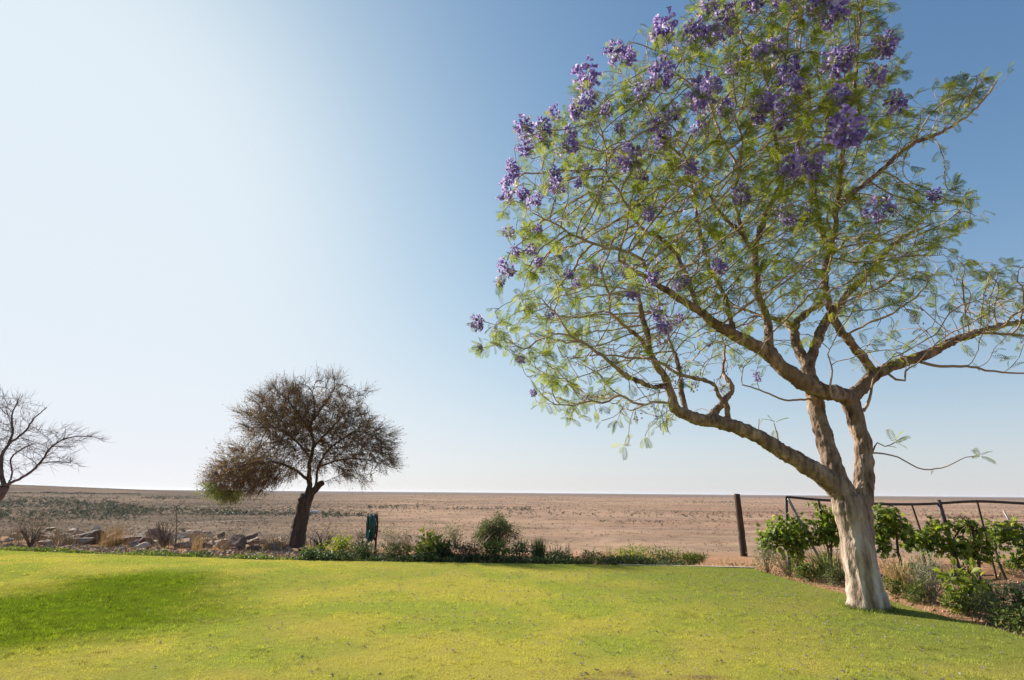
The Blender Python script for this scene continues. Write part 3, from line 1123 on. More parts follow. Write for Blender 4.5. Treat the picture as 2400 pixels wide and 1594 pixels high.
    L([(1524, 828, -0.64, 15), (1495, 790, -0.9, 13), (1460, 760, -1.1, 11), (1430, 730, -1.3, 9), (1425, 690, -1.4, 8), (1410, 640, -1.5, 6)], 'branch')
    L([(1531, 664, -0.92, 13), (1500, 610, -0.9, 12), (1475, 592, -0.95, 11), (1406, 575, -1.1, 10), (1339, 549, -1.3, 8), (1302, 525, -1.4, 6), (1250, 500, -1.5, 4)], 'branch')
    L([(1635, 727, -0.64, 16), (1610, 650, -0.5, 14), (1580, 590, -0.4, 12), (1545, 560, -0.4, 11), (1500, 530, -0.5, 10), (1478, 495, -0.6, 9), (1448, 446, -0.7, 8), (1423, 411, -0.8, 7), (1420, 350, -0.9, 5), (1400, 270, -1.0, 4)], 'branch')
    L([(1720, 785, -0.48, 16), (1700, 700, -0.2, 14), (1660, 620, 0.2, 12), (1640, 540, 0.5, 10), (1625, 450, 0.8, 8), (1600, 350, 1.0, 6)], 'branch')
    L([(1745, 555, -0.1, 12), (1690, 500, -0.3, 11), (1650, 440, -0.4, 9), (1610, 380, -0.5, 8), (1560, 330, -0.6, 6), (1520, 260, -0.7, 4)], 'branch')
    L([(1735, 400, -0.4, 9), (1690, 320, -0.2, 8), (1660, 240, 0.0, 7), (1610, 190, 0.1, 6), (1560, 160, 0.2, 5)], 'branch')
    # the bare twig low on the right stem and other free twigs
    L([(2040, 1062, 0.05, 5), (2072, 1063, 0.0, 4.5), (2105, 1072, -0.05, 4), (2150, 1096, -0.1, 3.6), (2180, 1101, -0.12, 3.3), (2220, 1092, -0.15, 3), (2262, 1072, -0.2, 2.4), (2295, 1069, -0.2, 2)], 'branch', wob=0.003)
    L([(2046, 1058, 0.05, 5), (2056, 1038, 0.0, 4), (2075, 1046, 0.0, 3), (2097, 1037, 0.0, 3)], 'branch', wob=0.003)
    L([(2020, 965, 0.1, 10), (2033, 950, 0.1, 9), (2042, 920, 0.0, 7), (2046, 890, -0.1, 5), (2060, 870, -0.2, 4)], 'branch', wob=0.003)
    L([(1985, 934, -0.02, 8), (1950, 930, -0.3, 8), (1945, 915, -0.36, 7), (1950, 870, -0.4, 5), (1940, 830, -0.5, 4)], 'branch', wob=0.004)
    L([(1895, 935, 0.2, 7), (1840, 937, -0.1, 6), (1780, 914, -0.3, 5), (1740, 902, -0.5, 4)], 'branch', wob=0.004)
    L([(2072, 868, 0.25, 7), (2100, 890, 0.15, 7), (2121, 892, 0.1, 6), (2122, 870, 0.08, 5), (2145, 856, 0.05, 4)], 'branch', wob=0.002)
    L([(1826, 1048, -0.22, 5), (1822, 1020, -0.24, 4), (1814, 992, -0.26, 3)], 'branch', wob=0.001)
    L([(1777, 1014, -0.3, 4), (1779, 982, -0.3, 3)], 'branch', wob=0.001)
    nframe = len(sk.P)

    crown = np.array([(1090, 740), (1130, 690), (1160, 650), (1140, 630), (1180, 570), (1160, 530), (1135, 470), (1170, 440), (1165, 390), (1200, 350), (1180, 280), (1230, 265), (1290, 250), (1310, 215), (1335, 150), (1380, 165), (1400, 95), (1460, 90), (1510, 40), (1570, 45), (1600, -30), (1620, -130), (1750, -230), (1900, -240), (2020, -170), (2085, -20), (2060, 40), (2050, 100), (2075, 125), (2100, 150), (2060, 190), (2080, 215), (2150, 200), (2230, 160), (2340, 165), (2280, 225), (2250, 262), (2170, 312), (2090, 365), (2060, 400), (2140, 385), (2165, 400), (2240, 430), (2272, 480), (2250, 515), (2210, 560), (2260, 600), (2330, 590), (2440, 600), (2480, 700), (2450, 780), (2340, 800), (2250, 800), (2150, 820), (2080, 850), (2040, 900), (2000, 880), (1960, 820), (1860, 800), (1790, 850), (1720, 870), (1690, 900), (1630, 930), (1560, 985), (1500, 1010), (1440, 1040), (1420, 1000), (1310, 975), (1250, 930), (1225, 890), (1240, 860), (1180, 840), (1130, 830), (1108, 780)]) * 1.0165
    wt = blobs([(2260, 740, 170, 0.75), (2080, 780, 110, 0.4), (1960, 830, 90, 0.2), (1800, 850, 90, 0.3), (1560, 980, 160, 0.45), (1400, 1000, 120, 0.6)], 1.0)
    A = in_crown(crown, 5600, Y0, 2.6, rng, wt)
    fl = [(1555, 64, 60), (1626, 71, 50), (1662, 82, 45), (1694, 75, 50), (1444, 118, 60), (1476, 132, 35), (1373, 175, 60), (1548, 175, 65), (1505, 218, 40), (1380, 229, 50), (1351, 257, 45), (1226, 296, 60), (1273, 300, 45), (1301, 264, 40), (1234, 343, 45), (1648, 218, 75), (1666, 200, 50), (1698, 250, 40), (1544, 282, 60), (1551, 321, 60), (1580, 264, 40), (1473, 368, 70), (1201, 393, 45), (1194, 439, 58), (1223, 450, 40), (1298, 404, 40), (1305, 432, 45), (1337, 339, 45), (1337, 307, 35), (1505, 414, 35), (1616, 389, 45), (1776, 246, 50), (1737, 457, 45), (1251, 468, 40), (1376, 396, 35), (1355, 428, 28), (1423, 257, 30), (1262, 536, 25), (1191, 543, 30), (1659, 7, 45), (1766, 4, 40),
          (1950, 25, 62), (1911, 14, 48), (1853, 7, 42), (1825, 4, 32), (1957, 146, 60), (1986, 121, 38), (2071, 107, 50), (1818, 107, 45), (1846, 153, 55), (1864, 196, 40), (2054, 175, 45), (1793, 239, 45), (1839, 239, 45), (1836, 279, 50), (1779, 271, 40), (1964, 221, 50), (1979, 300, 75), (1996, 318, 45), (2100, 236, 42), (1904, 375, 55), (1854, 386, 55), (1846, 503, 48), (2057, 489, 60), (2189, 454, 35),
          (1209, 587, 30), (1246, 583, 35), (1261, 612, 30), (1187, 627, 48), (1174, 659, 32), (1332, 642, 30), (1354, 661, 30), (1391, 631, 25), (1465, 635, 32), (1483, 683, 42), (1530, 646, 42), (1594, 661, 46), (1687, 624, 40), (1287, 735, 25), (1119, 753, 42), (1124, 812, 18), (1221, 842, 25), (1250, 920, 20), (1776, 883, 24), (1561, 760, 45), (1540, 735, 35), (1590, 745, 35), (1520, 500, 32), (1640, 300, 40), (1450, 300, 30), (1780, 120, 40), (1720, 160, 38), (1700, 30, 40)]
    scale = Y0 / FPX
    fpos = []
    dd = poly_dist(np.array([f[:2] for f in fl], float), crown) * scale
    for (x, y, sz), d in zip(fl, dd):
        d = min(max(d, 0.02), 2.6)
        h = math.sqrt(max(2.6 ** 2 - (2.6 - d) ** 2, 0))
        fpos.append(at(x, y, Y0 - h * rng.uniform(0.45, 0.98)))
    fpos = np.array(fpos)
    # each flower head hangs at the end of a twig: two attractors lead the branch up to it
    A = np.vstack([A, fpos - np.array([0, 0, 0.10]), fpos])
    low = [i for i in range(nframe) if sk.rad[i] > 0.085]
    sk.grow(A, 2.4, 0.13, 0.10, 52, (0, 0, 0.08), 0.16, rng, frozen=low, stick=0.55)
    sk.thicken(0.0060, 2.05, 0.85)
    P = np.array(sk.P)
    R = np.array(sk.rad)

    # thick wood: one skin, then cut into trunk and limbs
    thick = Acc()
    big = [l != 'twig' for l in sk.lab]
    for c in sk.chains(lambda i: big[i]):
        keep = [k for k in c if R[k] > 0.028]
        if len(keep) > 2:
            r = R[keep].copy()
            r[0] = min(r[0], r[1])
            tube(thick, P[keep], r, 10, 0.5)
    V, Q = shell(thick, 'wood')
    ctr = V[Q].mean(1)
    nb = [i for i in range(nframe) if R[i] > 0.024]
    kd = kdtree.KDTree(len(nb))
    for k, i in enumerate(nb):
        kd.insert(P[i], i)
    kd.balance()
    lab = []
    for c in ctr:
        i = kd.find(c)[1]
        lab.append(sk.lab[i])
    lab = np.array(lab)
    # bark relief in the mesh itself
    nrm = np.zeros_like(V)
    fn = np.cross(V[Q[:, 2]] - V[Q[:, 0]], V[Q[:, 3]] - V[Q[:, 1]])
    for k in range(4):
        np.add.at(nrm, Q[:, k], fn)
    nrm = norm(nrm)
    stretch = V * np.array([1, 1, 0.35])
    ridge = np.abs(noise3(stretch, 17, 12)) + 0.6 * np.abs(noise3(stretch, 36, 15))
    rough_ = sstep(base[2] + 0.5, base[2] + 2.2, V[:, 2]) * 0.65 + 0.35
    V = V + nrm * (0.022 * noise3(V, 5.5, 3) + 0.016 * noise3(V, 15, 8) + 0.050 * rough_ * (ridge - 0.12))[:, None]
    lab[(lab == 'stem_right') & (ctr[:, 2] < base[2] + 1.75)] = 'trunk'
    for nm in ['trunk'] + sorted(set(lab) - {'trunk'}):
        q = Q[lab == nm]
        if len(q) < 8:
            continue
        u, inv = np.unique(q, return_inverse=True)
        a = Acc().add(V[u], inv.reshape(-1, 4))
        a.build('trunk' if nm == 'trunk' else 'branch' if nm == 'branch' else 'limb', M['jac_bark'], root, smooth=True)
    tw = Acc()
    sk.tubes(tw, lambda i: R[i] <= 0.030)
    tag(tw.build('twigs', M['jac_twig'], root, smooth=True), kind='stuff')

    # leaves: feathery fronds along the outer twigs
    leafw = blobs([(2260, 760, 190, 0.13), (2080, 800, 130, 0.18), (1960, 760, 120, 0.16), (1800, 780, 130, 0.22), (1620, 900, 150, 0.12), (1950, 650, 110, 0.38), (2150, 660, 120, 0.40), (1430, 870, 100, 0.42), (1500, 800, 110, 0.4), (1580, 760, 80, 0.45), (1430, 990, 130, 0.6), (1250, 800, 110, 1.0), (2220, 1080, 100, 0.3), (1200, 360, 90, 0.45), (1700, 330, 120, 0.75)], 0.78)
    ch = sk.children()
    px, py = project(P)
    w = leafw(np.stack([px, py], -1))
    tuftn = sstep(0.3, 0.7, 0.5 + noise3(P, 1.9, 40) * 1.1)
    pos, dr, ln = [], [], []
    for i in range(len(P)):
        if R[i] > 0.0105 or sk.par[i] < 0:
            continue
        tipn = not ch[i]
        lamb = 0.74 * w[i] * (8.6 if tipn else 1.2) * (0.35 + 1.3 * tuftn[i])
        if sk.lab[i] == 'branch' and not tipn and R[i] > 0.006:
            lamb *= 0.3
        for _ in range(rng.poisson(lamb)):
            d = norm(P[i] - P[sk.par[i]])
            v = norm(d * (0.9 if tipn else 0.45) + rng.normal(0, 0.62, 3) + np.array([0.12, 0, 0.0]))
            pos.append(P[i])
            dr.append(v)
            ln.append(rng.uniform(0.095, 0.205) * (1.1 if px[i] > 2000 else 1.0))
    pos, dr, ln = np.array(pos), np.array(dr), np.array(ln)
    up = np.tile([0, 0, 1.0], (len(pos), 1)) + rng.normal(0, 0.45, (len(pos), 3)) + np.array(SUN_DIR) * 0.3
    FR = frames(dr, up)
    rn = np.clip(0.5 + 0.26 * rng.normal(size=len(pos)) + 0.16 * (vnoise(pos[:, 0] * 1.5, pos[:, 2] * 1.5, 6) - 0.5), 0, 1)
    near = np.argsort(np.linalg.norm(pos - EYE, axis=1))
    fx, fy = project(pos)
    vis = [i for i in near if -20 < fx[i] < 2420 and -20 < fy[i] < 1500][:300]
    vs = set(vis)
    rest = np.array([i for i in range(len(pos)) if i not in vs])
    fo = Acc()
    scatter(fo, FROND[0], FROND[1], pos[rest], FR[rest], ln[rest], rn[rest])
    tag(fo.build('foliage', M['jac_leaf'], root), kind='stuff')
    protos = []
    for k in range(6):
        a = Acc()
        scatter(a, FROND[0], FROND[1], np.zeros((1, 3)), np.eye(3)[None], np.ones(1), [0.2 + 0.12 * k])
        protos.append(a.mesh('leaf', M['jac_leaf']))
    bl = np.array(base)
    for i in vis:
        o = link('leaf', protos[min(5, max(0, int((rn[i] - 0.14) / 0.12)))], root)
        o.matrix_local = Matrix.Translation(Vector(pos[i] - bl)) @ Matrix(FR[i].tolist()).to_4x4() @ Matrix.Scale(float(ln[i]), 4)

    # flower heads: loose panicles of bells
    def head(n, seed):
        g = np.random.default_rng(seed)
        a = Acc()
        d = rand_dirs(n, g)
        rr = g.random(n) ** 0.45
        p = d * rr[:, None] * np.array([0.42, 0.42, 0.52])
        dd_ = norm(d + np.array([0, 0, -0.55]) + g.normal(0, 0.35, (n, 3)))
        scatter(a, BELL[0], BELL[1], p, frames(dd_, rand_dirs(n, g)), g.uniform(0.17, 0.25, n), np.clip(0.5 + 0.28 * g.normal(size=n), 0, 1))
        return a.mesh('flower_cluster', M['jac_flower'])
    heads = [head(64, 1), head(54, 2), head(74, 3), head(44, 4), head(58, 5)]
    for k, (p, f) in enumerate(zip(fpos, fl)):
        s = f[2] / FPX * np.linalg.norm(p - EYE) * rng.uniform(0.70, 0.86)
        o = link('flower_cluster', heads[k % 5], root)
        o.location = Vector(p - bl)
        o.rotation_euler = (rng.uniform(-0.5, 0.5), rng.uniform(-0.5, 0.5), rng.uniform(0, 6.28))
        o.scale = (s * rng.uniform(0.85, 1.1), s * rng.uniform(0.85, 1.1), s * rng.uniform(0.9, 1.2))
    # sparse single bells and small heads deeper in the crown
    tips = [i for i in range(nframe, len(P)) if not ch[i]]
    fw_ = blobs([(1450, 350, 420, 0.75), (1850, 180, 260, 0.6), (1560, 760, 140, 0.9), (1250, 650, 170, 0.55)], 0.06)
    tw_ = fw_(np.stack([px[tips], py[tips]], -1))
    sel = [i for i, q in zip(tips, tw_) if rng.random() < q * 0.33]
    loose = Acc()
    for i in sel:
        n = int(rng.integers(3, 11))
        p = P[i] + rng.normal(0, 0.055, (n, 3))
        d = norm(rand_dirs(n, rng) + np.array([0, 0, -0.5]))
        scatter(loose, BELL[0], BELL[1], p, frames(d, rand_dirs(n, rng)), rng.uniform(0.024, 0.04, n), np.clip(0.5 + 0.28 * rng.normal(size=n), 0, 1))
    tag(loose.build('blossoms', M['jac_flower'], root), kind='stuff')
    return len(P), len(pos)


print('jacaranda', jacaranda())


# ------------------------------------------------------------------ the two trees beyond the border
def acacia():
    rng = np.random.default_rng(5)
    base = onground(692, 1284)
    Y0 = base[1]
    root = empty('acacia_tree', tuple(base), 'brown twiggy umbrella tree with dark leaning trunk behind the rock border', 'tree')
    sk = Skeleton()

    def L(pts, lab, root_=False, wob=0.008):
        P, R = [], []
        for x, y, dy, w in pts:
            p = at(x, y, Y0 + dy)
            P.append(p)
            R.append(w * (0.5 if lab == 'limb' and wob else 1) / 2 / FPX * np.linalg.norm(p - EYE) * 0.95)
        sk.limb(P, R, lab, 0.12, root_, wob)
    L([(688, 1300, 0, 46), (694, 1278, 0, 38), (701, 1240, 0, 33), (708, 1205, 0, 31), (714, 1178, 0, 30), (721, 1158, 0, 30)], 'trunk', True)
    L([(721, 1158, 0, 26), (726, 1135, 0, 24), (724, 1110, 0, 20), (727, 1080, 0, 17), (735, 1040, 0, 14), (728, 1000, 0, 12), (738, 960, 0, 9), (732, 920, 0, 6)], 'limb')
    L([(721, 1160, 0, 22), (738, 1148, -0.1, 16), (750, 1135, -0.15, 14), (757, 1131, -0.18, 13)], 'limb', wob=0)
    L([(738, 1150, -0.08, 13), (742, 1125, -0.1, 12), (745, 1098, -0.15, 11), (765, 1060, -0.4, 10), (800, 1030, -0.7, 9), (845, 1010, -0.9, 7), (890, 1030, -1.0, 4)], 'limb')
    L([(724, 1125, 0, 15), (712, 1118, -0.2, 13), (690, 1100, -0.5, 12), (650, 1085, -0.8, 10), (600, 1085, -1.0, 8), (550, 1095, -1.2, 6), (510, 1105, -1.3, 4)], 'limb')
    L([(728, 1075, 0, 12), (700, 1040, 0.5, 10), (660, 1010, 1.0, 8), (610, 990, 1.4, 5)], 'limb')
    L([(733, 1050, 0, 12), (770, 1010, 0.6, 10), (810, 970, 1.0, 7), (850, 945, 1.2, 4)], 'limb')
    L([(732, 1020, 0, 11), (700, 970, -0.5, 9), (665, 930, -0.9, 6), (640, 905, -1.1, 4)], 'limb')
    L([(735, 985, 0, 10), (765, 940, -0.5, 7), (790, 900, -0.8, 4)], 'limb')
    L([(748, 1095, -0.15, 9), (790, 1080, 0.4, 8), (840, 1075, 0.9, 6), (890, 1085, 1.2, 4)], 'limb')
    L([(717, 1180, -0.1, 20), (707, 1172, -0.3, 15), (703, 1166, -0.35, 12)], 'limb', wob=0)
    nf = len(sk.P)
    crown = np.array([(462, 1122), (485, 1098), (500, 1075), (560, 1062), (500, 1045), (560, 1030), (590, 1020), (550, 1000), (580, 985), (540, 965), (590, 940), (540, 938), (600, 912), (630, 893), (660, 885), (700, 872), (740, 868), (790, 876), (830, 890), (870, 915), (850, 935), (895, 970), (920, 1000), (932, 1040), (934, 1080), (925, 1118), (890, 1128), (868, 1140), (830, 1130), (800, 1122), (770, 1095), (735, 1112), (700, 1112), (660, 1132), (640, 1148), (600, 1152), (560, 1168), (545, 1180), (500, 1165), (485, 1150)])
    crown = crown + (np.array([725, 1040]) - crown) * 0.045
    wt = blobs([(530, 1040, 60, 0.35), (560, 960, 50, 0.4)], 1.0)
    A = in_crown(crown, 4200, Y0, 2.1, rng, wt)
    sk.grow(A, 2.0, 0.13, 0.11, 40, (0, 0, 0.02), 0.18, rng, frozen=[i for i in range(nf) if sk.rad[i] > 0.13], stick=0.5)
    sk.thicken(0.0065, 2.2, 0.8)
    P, R = np.array(sk.P), np.array(sk.rad)
    th = Acc()
    for c in sk.chains(lambda i: sk.lab[i] != 'twig'):
        keep = [k for k in c if R[k] > 0.03]
        if len(keep) > 1:
            r = R[keep].copy()
            r[0] = min(r[0], r[1])
            tube(th, P[keep], r, 10, 0.5)
    V, Q = shell(th, 'wood')
    tr = Acc().add(V + 0.03 * np.stack([noise3(V, 6, 1), noise3(V, 6, 2), noise3(V, 6, 3)], -1), Q)
    tr.build('trunk', M['aca_bark'], root, smooth=True)
    tw = Acc()
    sk.tubes(tw, lambda i: R[i] <= 0.034, 3)
    heart = at(728, 1050, Y0)
    extra = brush(sk, tw, heart, 16000, 0.18, 0.75, 0.0058, rng, [i for i in range(nf, len(P)) if R[i] < 0.02 and noise3(P[i:i + 1], 0.9, 31)[0] > -0.13 + 0.1 * max(0, (P[i][2] - 4.2))], -0.05)
    tag(tw.build('twigs', M['aca_twig'], root, smooth=True), kind='stuff')
    # fine dry leaflets and pods
    px, py = project(P)
    lw = blobs([(560, 1110, 110, 1.0), (850, 1060, 80, 0.45), (700, 1000, 120, 0.6), (700, 890, 120, 0.35)], 0.5)(np.stack([px, py], -1))
    pos, gr = [], []
    for i in range(nf, len(P)):
        if R[i] > 0.012:
            continue
        k = rng.poisson(lw[i] * 1.6)
        for _ in range(k):
            pos.append(P[i] + rng.normal(0, 0.05, 3))
            gr.append(px[i] < 575 and py[i] > 1148 or px[i] < 520 and py[i] > 1130)
    ex_, ey_ = project(extra)
    lw2 = blobs([(560, 1110, 110, 1.0), (850, 1060, 80, 0.25), (700, 1000, 120, 0.5), (700, 890, 120, 0.2)], 0.4)(np.stack([ex_, ey_], -1))
    for p, a_, b_, w_ in zip(extra, ex_, ey_, lw2):
        for _ in range(rng.poisson(w_ * 1.5)):
            pos.append(p + rng.normal(0, 0.04, 3))
            gr.append(a_ < 575 and b_ > 1152 or a_ < 515 and b_ > 1135)
    pos, gr = np.array(pos), np.array(gr)
    n = len(pos)
    for sel, mt, nm in ((~gr, 'aca_leaf', 'foliage'), (gr, 'aca_green', 'green_foliage')):
        f = Acc()
        p = pos[sel]
        if nm == 'green_foliage':
            p = np.repeat(p, 3, 0) + rng.normal(0, 0.05, (3 * len(p), 3))
        k = len(p)
        scatter(f, SMALL[0], SMALL[1], p, frames(rand_dirs(k, rng), rand_dirs(k, rng)), rng.uniform(0.035, 0.075, k), np.clip(0.45 + 0.28 * rng.normal(size=k), 0, 1))
        tag(f.build(nm, M[mt], root), kind='stuff')


acacia()


def bare_tree():
    rng = np.random.default_rng(15)
    Y0 = 27.0
    b = at(-62, 1290, Y0)
    base = np.array([b[0], b[1], float(gz(b[0], b[1]))])
    root = empty('bare_tree', tuple(base), 'leafless spreading tree half out of view beyond the rocks', 'tree')
    sk = Skeleton()

    def L(pts, lab, root_=False):
        P, R = [], []
        for x, y, dy, w in pts:
            p = at(x, y, Y0 + dy)
            P.append(p)
            R.append(w * (0.55 if lab == 'limb' else 0.8) / 2 / FPX * np.linalg.norm(p - EYE) * 0.95)
        sk.limb(P, R, lab, 0.12, root_, 0.01)
    L([(-66, 1305, 0, 44), (-56, 1262, 0, 34), (-40, 1220, 0, 28), (-18, 1180, 0, 24), (0, 1158, 0, 21), (10, 1140, 0, 19)], 'trunk', True)
    L([(10, 1140, 0, 13), (31, 1129, -0.1, 9), (61, 1114, -0.25, 8), (92, 1087, -0.4, 7), (116, 1053, -0.5, 6), (138, 1035, -0.6, 5), (170, 1024, -0.7, 4), (215, 1023, -0.8, 3)], 'limb')
    L([(10, 1140, 0, 14), (2, 1105, 0.1, 13), (5, 1065, 0.2, 11), (18, 1045, 0.3, 9), (30, 1010, 0.4, 7), (28, 975, 0.5, 5), (42, 940, 0.6, 3)], 'limb')
    L([(2, 1112, 0.1, 11), (-30, 1070, 0.4, 10), (-50, 1010, 0.7, 8), (-60, 950, 0.9, 6)], 'limb')
    L([(-18, 1180, 0, 13), (-70, 1130, 0.3, 11), (-130, 1090, 0.5, 9), (-190, 1070, 0.7, 6)], 'limb')
    L([(22, 1040, 0.3, 7), (60, 1010, 0.7, 6), (80, 980, 1.0, 4), (110, 955, 1.2, 3)], 'limb')
    L([(92, 1087, -0.4, 5), (130, 1082, -0.5, 4), (165, 1085, -0.6, 3)], 'limb')
    L([(20, 1135, 0, 6), (28, 1110, 0.4, 5), (26, 1075, 0.6, 5), (55, 1050, 1.0, 4), (80, 1040, 1.3, 3)], 'limb')
    nf = len(sk.P)
    crown = np.array([(-320, 1080), (-300, 1010), (-230, 960), (-150, 915), (-60, 890), (0, 905), (25, 908), (60, 925), (100, 945), (90, 965), (60, 990), (110, 1000), (165, 995), (230, 1018), (270, 1022), (235, 1045), (190, 1060), (190, 1085), (210, 1100), (160, 1100), (110, 1098), (80, 1090), (50, 1105), (0, 1110), (-60, 1120), (-150, 1120), (-250, 1120)])
    A = in_crown(crown, 1500, Y0, 2.0, rng)
    sk.grow(A, 2.2, 0.15, 0.12, 32, (0.0, 0, 0.05), 0.2, rng, frozen=[i for i in range(nf) if sk.rad[i] > 0.12], stick=0.5)
    sk.thicken(0.0065, 2.5, 0.8)
    R = np.array(sk.rad)
    a = Acc()
    sk.tubes(a, lambda i: sk.lab[i] == 'trunk', 9)
    a.build('trunk', M['bare_twig'], root, smooth=True)
    a = Acc()
    sk.tubes(a, lambda i: sk.lab[i] == 'limb', 6)
    a.build('limbs', M['bare_twig'], root, smooth=True)
    a = Acc()
    sk.tubes(a, lambda i: sk.lab[i] == 'twig', 3)
    brush(sk, a, at(-30, 1080, Y0), 3200, 0.2, 0.6, 0.006, rng, [i for i in range(nf, len(sk.P)) if R[i] < 0.025], 0.05)
    tag(a.build('twigs', M['bare_twig'], root, smooth=True), kind='stuff')


bare_tree()

# ------------------------------------------------------------------ grass blades and fallen blossom
def build_grass():
    rng = np.random.default_rng(3)
    X, Y, W, H = [], [], [], []
    for (y0, y1, dens, w, h) in ((4.2, 6.2, 6500, 0.0044, 0.028), (6.2, 8.5, 4200, 0.0056, 0.028), (8.5, 11.5, 2100, 0.0078, 0.028), (11.5, 17.5, 900, 0.0115, 0.026)):
        xm = 1.02 * y1 + 1.6
        n = int(dens * (y1 - y0) * 2 * xm)
        x = rng.uniform(-xm, xm, n)
        y = rng.uniform(y0, y1, n)
        ok = (y < y_edge(x) + 0.03) & (x < x_bed(y) + 0.03) & (np.abs(x) < 1.02 * y + 1.6)
        cl = vnoise(x * 9, y * 9, 55)
        ok &= rng.random(n) < 0.30 + 1.1 * cl
        X.append(x[ok])
        Y.append(y[ok])
        W.append(np.full(ok.sum(), w))
        H.append(h * rng.uniform(0.5, 1.25, ok.sum()))
    X, Y, W, H = map(np.concatenate, (X, Y, W, H))
    lush, dr = lawn_field(X, Y)
    H = H * (0.85 + 0.7 * lush - 0.3 * dr) * (0.45 + 1.25 * vnoise(X * 9, Y * 9, 61))
    H = H * (1 + 2.2 * np.exp(-((np.hypot(X - 5.42, Y - 9.14) - 0.31) / 0.07) ** 2))
    n = len(X)
    Z = lawn_z(X, Y) + 0.008
    a = rng.uniform(0, 2 * math.pi, n)
    lean = rng.uniform(0.1, 1.1, n)
    d = np.stack([np.cos(a), np.sin(a)], -1)
    b = rng.uniform(0, 2 * math.pi, n)
    s = np.stack([np.cos(b), np.sin(b)], -1)
    P = np.stack([X, Y, Z], -1)
    v = np.zeros((n, 3, 3))
    v[:, 0] = P
    v[:, 1] = P
    v[:, 2] = P
    v[:, 0, :2] += s * W[:, None] * 0.5
    v[:, 1, :2] -= s * W[:, None] * 0.5
    v[:, 2, :2] += d * (H * np.sin(lean))[:, None]
    v[:, 2, 2] += H * np.cos(lean)
    acc = Acc().add(v.reshape(-1, 3), np.arange(3 * n).reshape(-1, 3))
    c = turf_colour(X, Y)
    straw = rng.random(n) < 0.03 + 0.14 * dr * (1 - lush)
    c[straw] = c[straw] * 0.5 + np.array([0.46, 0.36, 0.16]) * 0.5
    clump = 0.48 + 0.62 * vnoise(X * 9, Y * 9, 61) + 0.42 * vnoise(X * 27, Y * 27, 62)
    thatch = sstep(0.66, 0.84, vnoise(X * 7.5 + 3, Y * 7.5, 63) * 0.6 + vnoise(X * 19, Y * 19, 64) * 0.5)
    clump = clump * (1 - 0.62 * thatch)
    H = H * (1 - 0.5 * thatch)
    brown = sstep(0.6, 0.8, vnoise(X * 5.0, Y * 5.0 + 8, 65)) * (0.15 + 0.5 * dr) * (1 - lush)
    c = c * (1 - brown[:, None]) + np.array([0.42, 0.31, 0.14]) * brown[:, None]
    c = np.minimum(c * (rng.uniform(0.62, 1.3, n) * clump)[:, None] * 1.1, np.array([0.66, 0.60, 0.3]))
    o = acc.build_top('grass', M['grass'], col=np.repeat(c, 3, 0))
    tag(o, kind='stuff')
    # longer unmown grass at the foot of the tree and along the bed
    return n


print('blades', build_grass())


def foot_grass():
    rng = np.random.default_rng(66)
    n = 700
    a = rng.uniform(0, 2 * math.pi, n)
    r = 0.25 + np.abs(rng.normal(0, 0.085, n))
    x, y = 5.44 + r * np.cos(a), 9.16 + r * np.sin(a)
    acc = Acc()
    blades(acc, np.stack([x, y, lawn_z(x, y)], -1), 0.10, 0.08, 0.007, 0.8, rng)
    tag(acc.build_top('long_grass', M['mid_leaf']), kind='stuff')


def fallen():
    rng = np.random.default_rng(31)
    n = 2600
    y = rng.uniform(4.6, 13, n)
    x = rng.normal(2.6, 3.4, n)
    ok = (y < y_edge(x) - 0.1) & (x < x_bed(y) - 0.05) & (x > -6) & (rng.random(n) < 0.25 + 1.1 * vnoise(x * 0.9, y * 0.9, 77) ** 2)
    x, y = x[ok], y[ok]
    p = np.stack([x, y, lawn_z(x, y) + 0.026], -1)
    d = rng.normal(0, 1, (len(x), 3)) * np.array([1, 1, 0.25])
    a = Acc()
    scatter(a, BELL[0], BELL[1], p, frames(d, rand_dirs(len(x), rng) + np.array([0, 0, 1.0])), rng.uniform(0.010, 0.026, len(x)), rng.random(len(x)))
    tag(a.build_top('fallen_blossoms', M['petal']), kind='stuff')


fallen()


# ------------------------------------------------------------------ plants
def stems(acc, base, tips, rng, r=0.006, sides=4):
    for t in tips:
        mid = (base + t) / 2 + rng.normal(0, 0.05, 3) * np.linalg.norm(t - base)
        mid[2] += 0.1 * np.linalg.norm(t - base)
        b = base + rng.normal(0, 0.02, 3) * np.array([1, 1, 0])
        tube(acc, spline(np.array([b, mid, t]), 0.12), np.linspace(r, r * 0.45, len(spline(np.array([b, mid, t]), 0.12))), sides, rng.random(), cap=False)


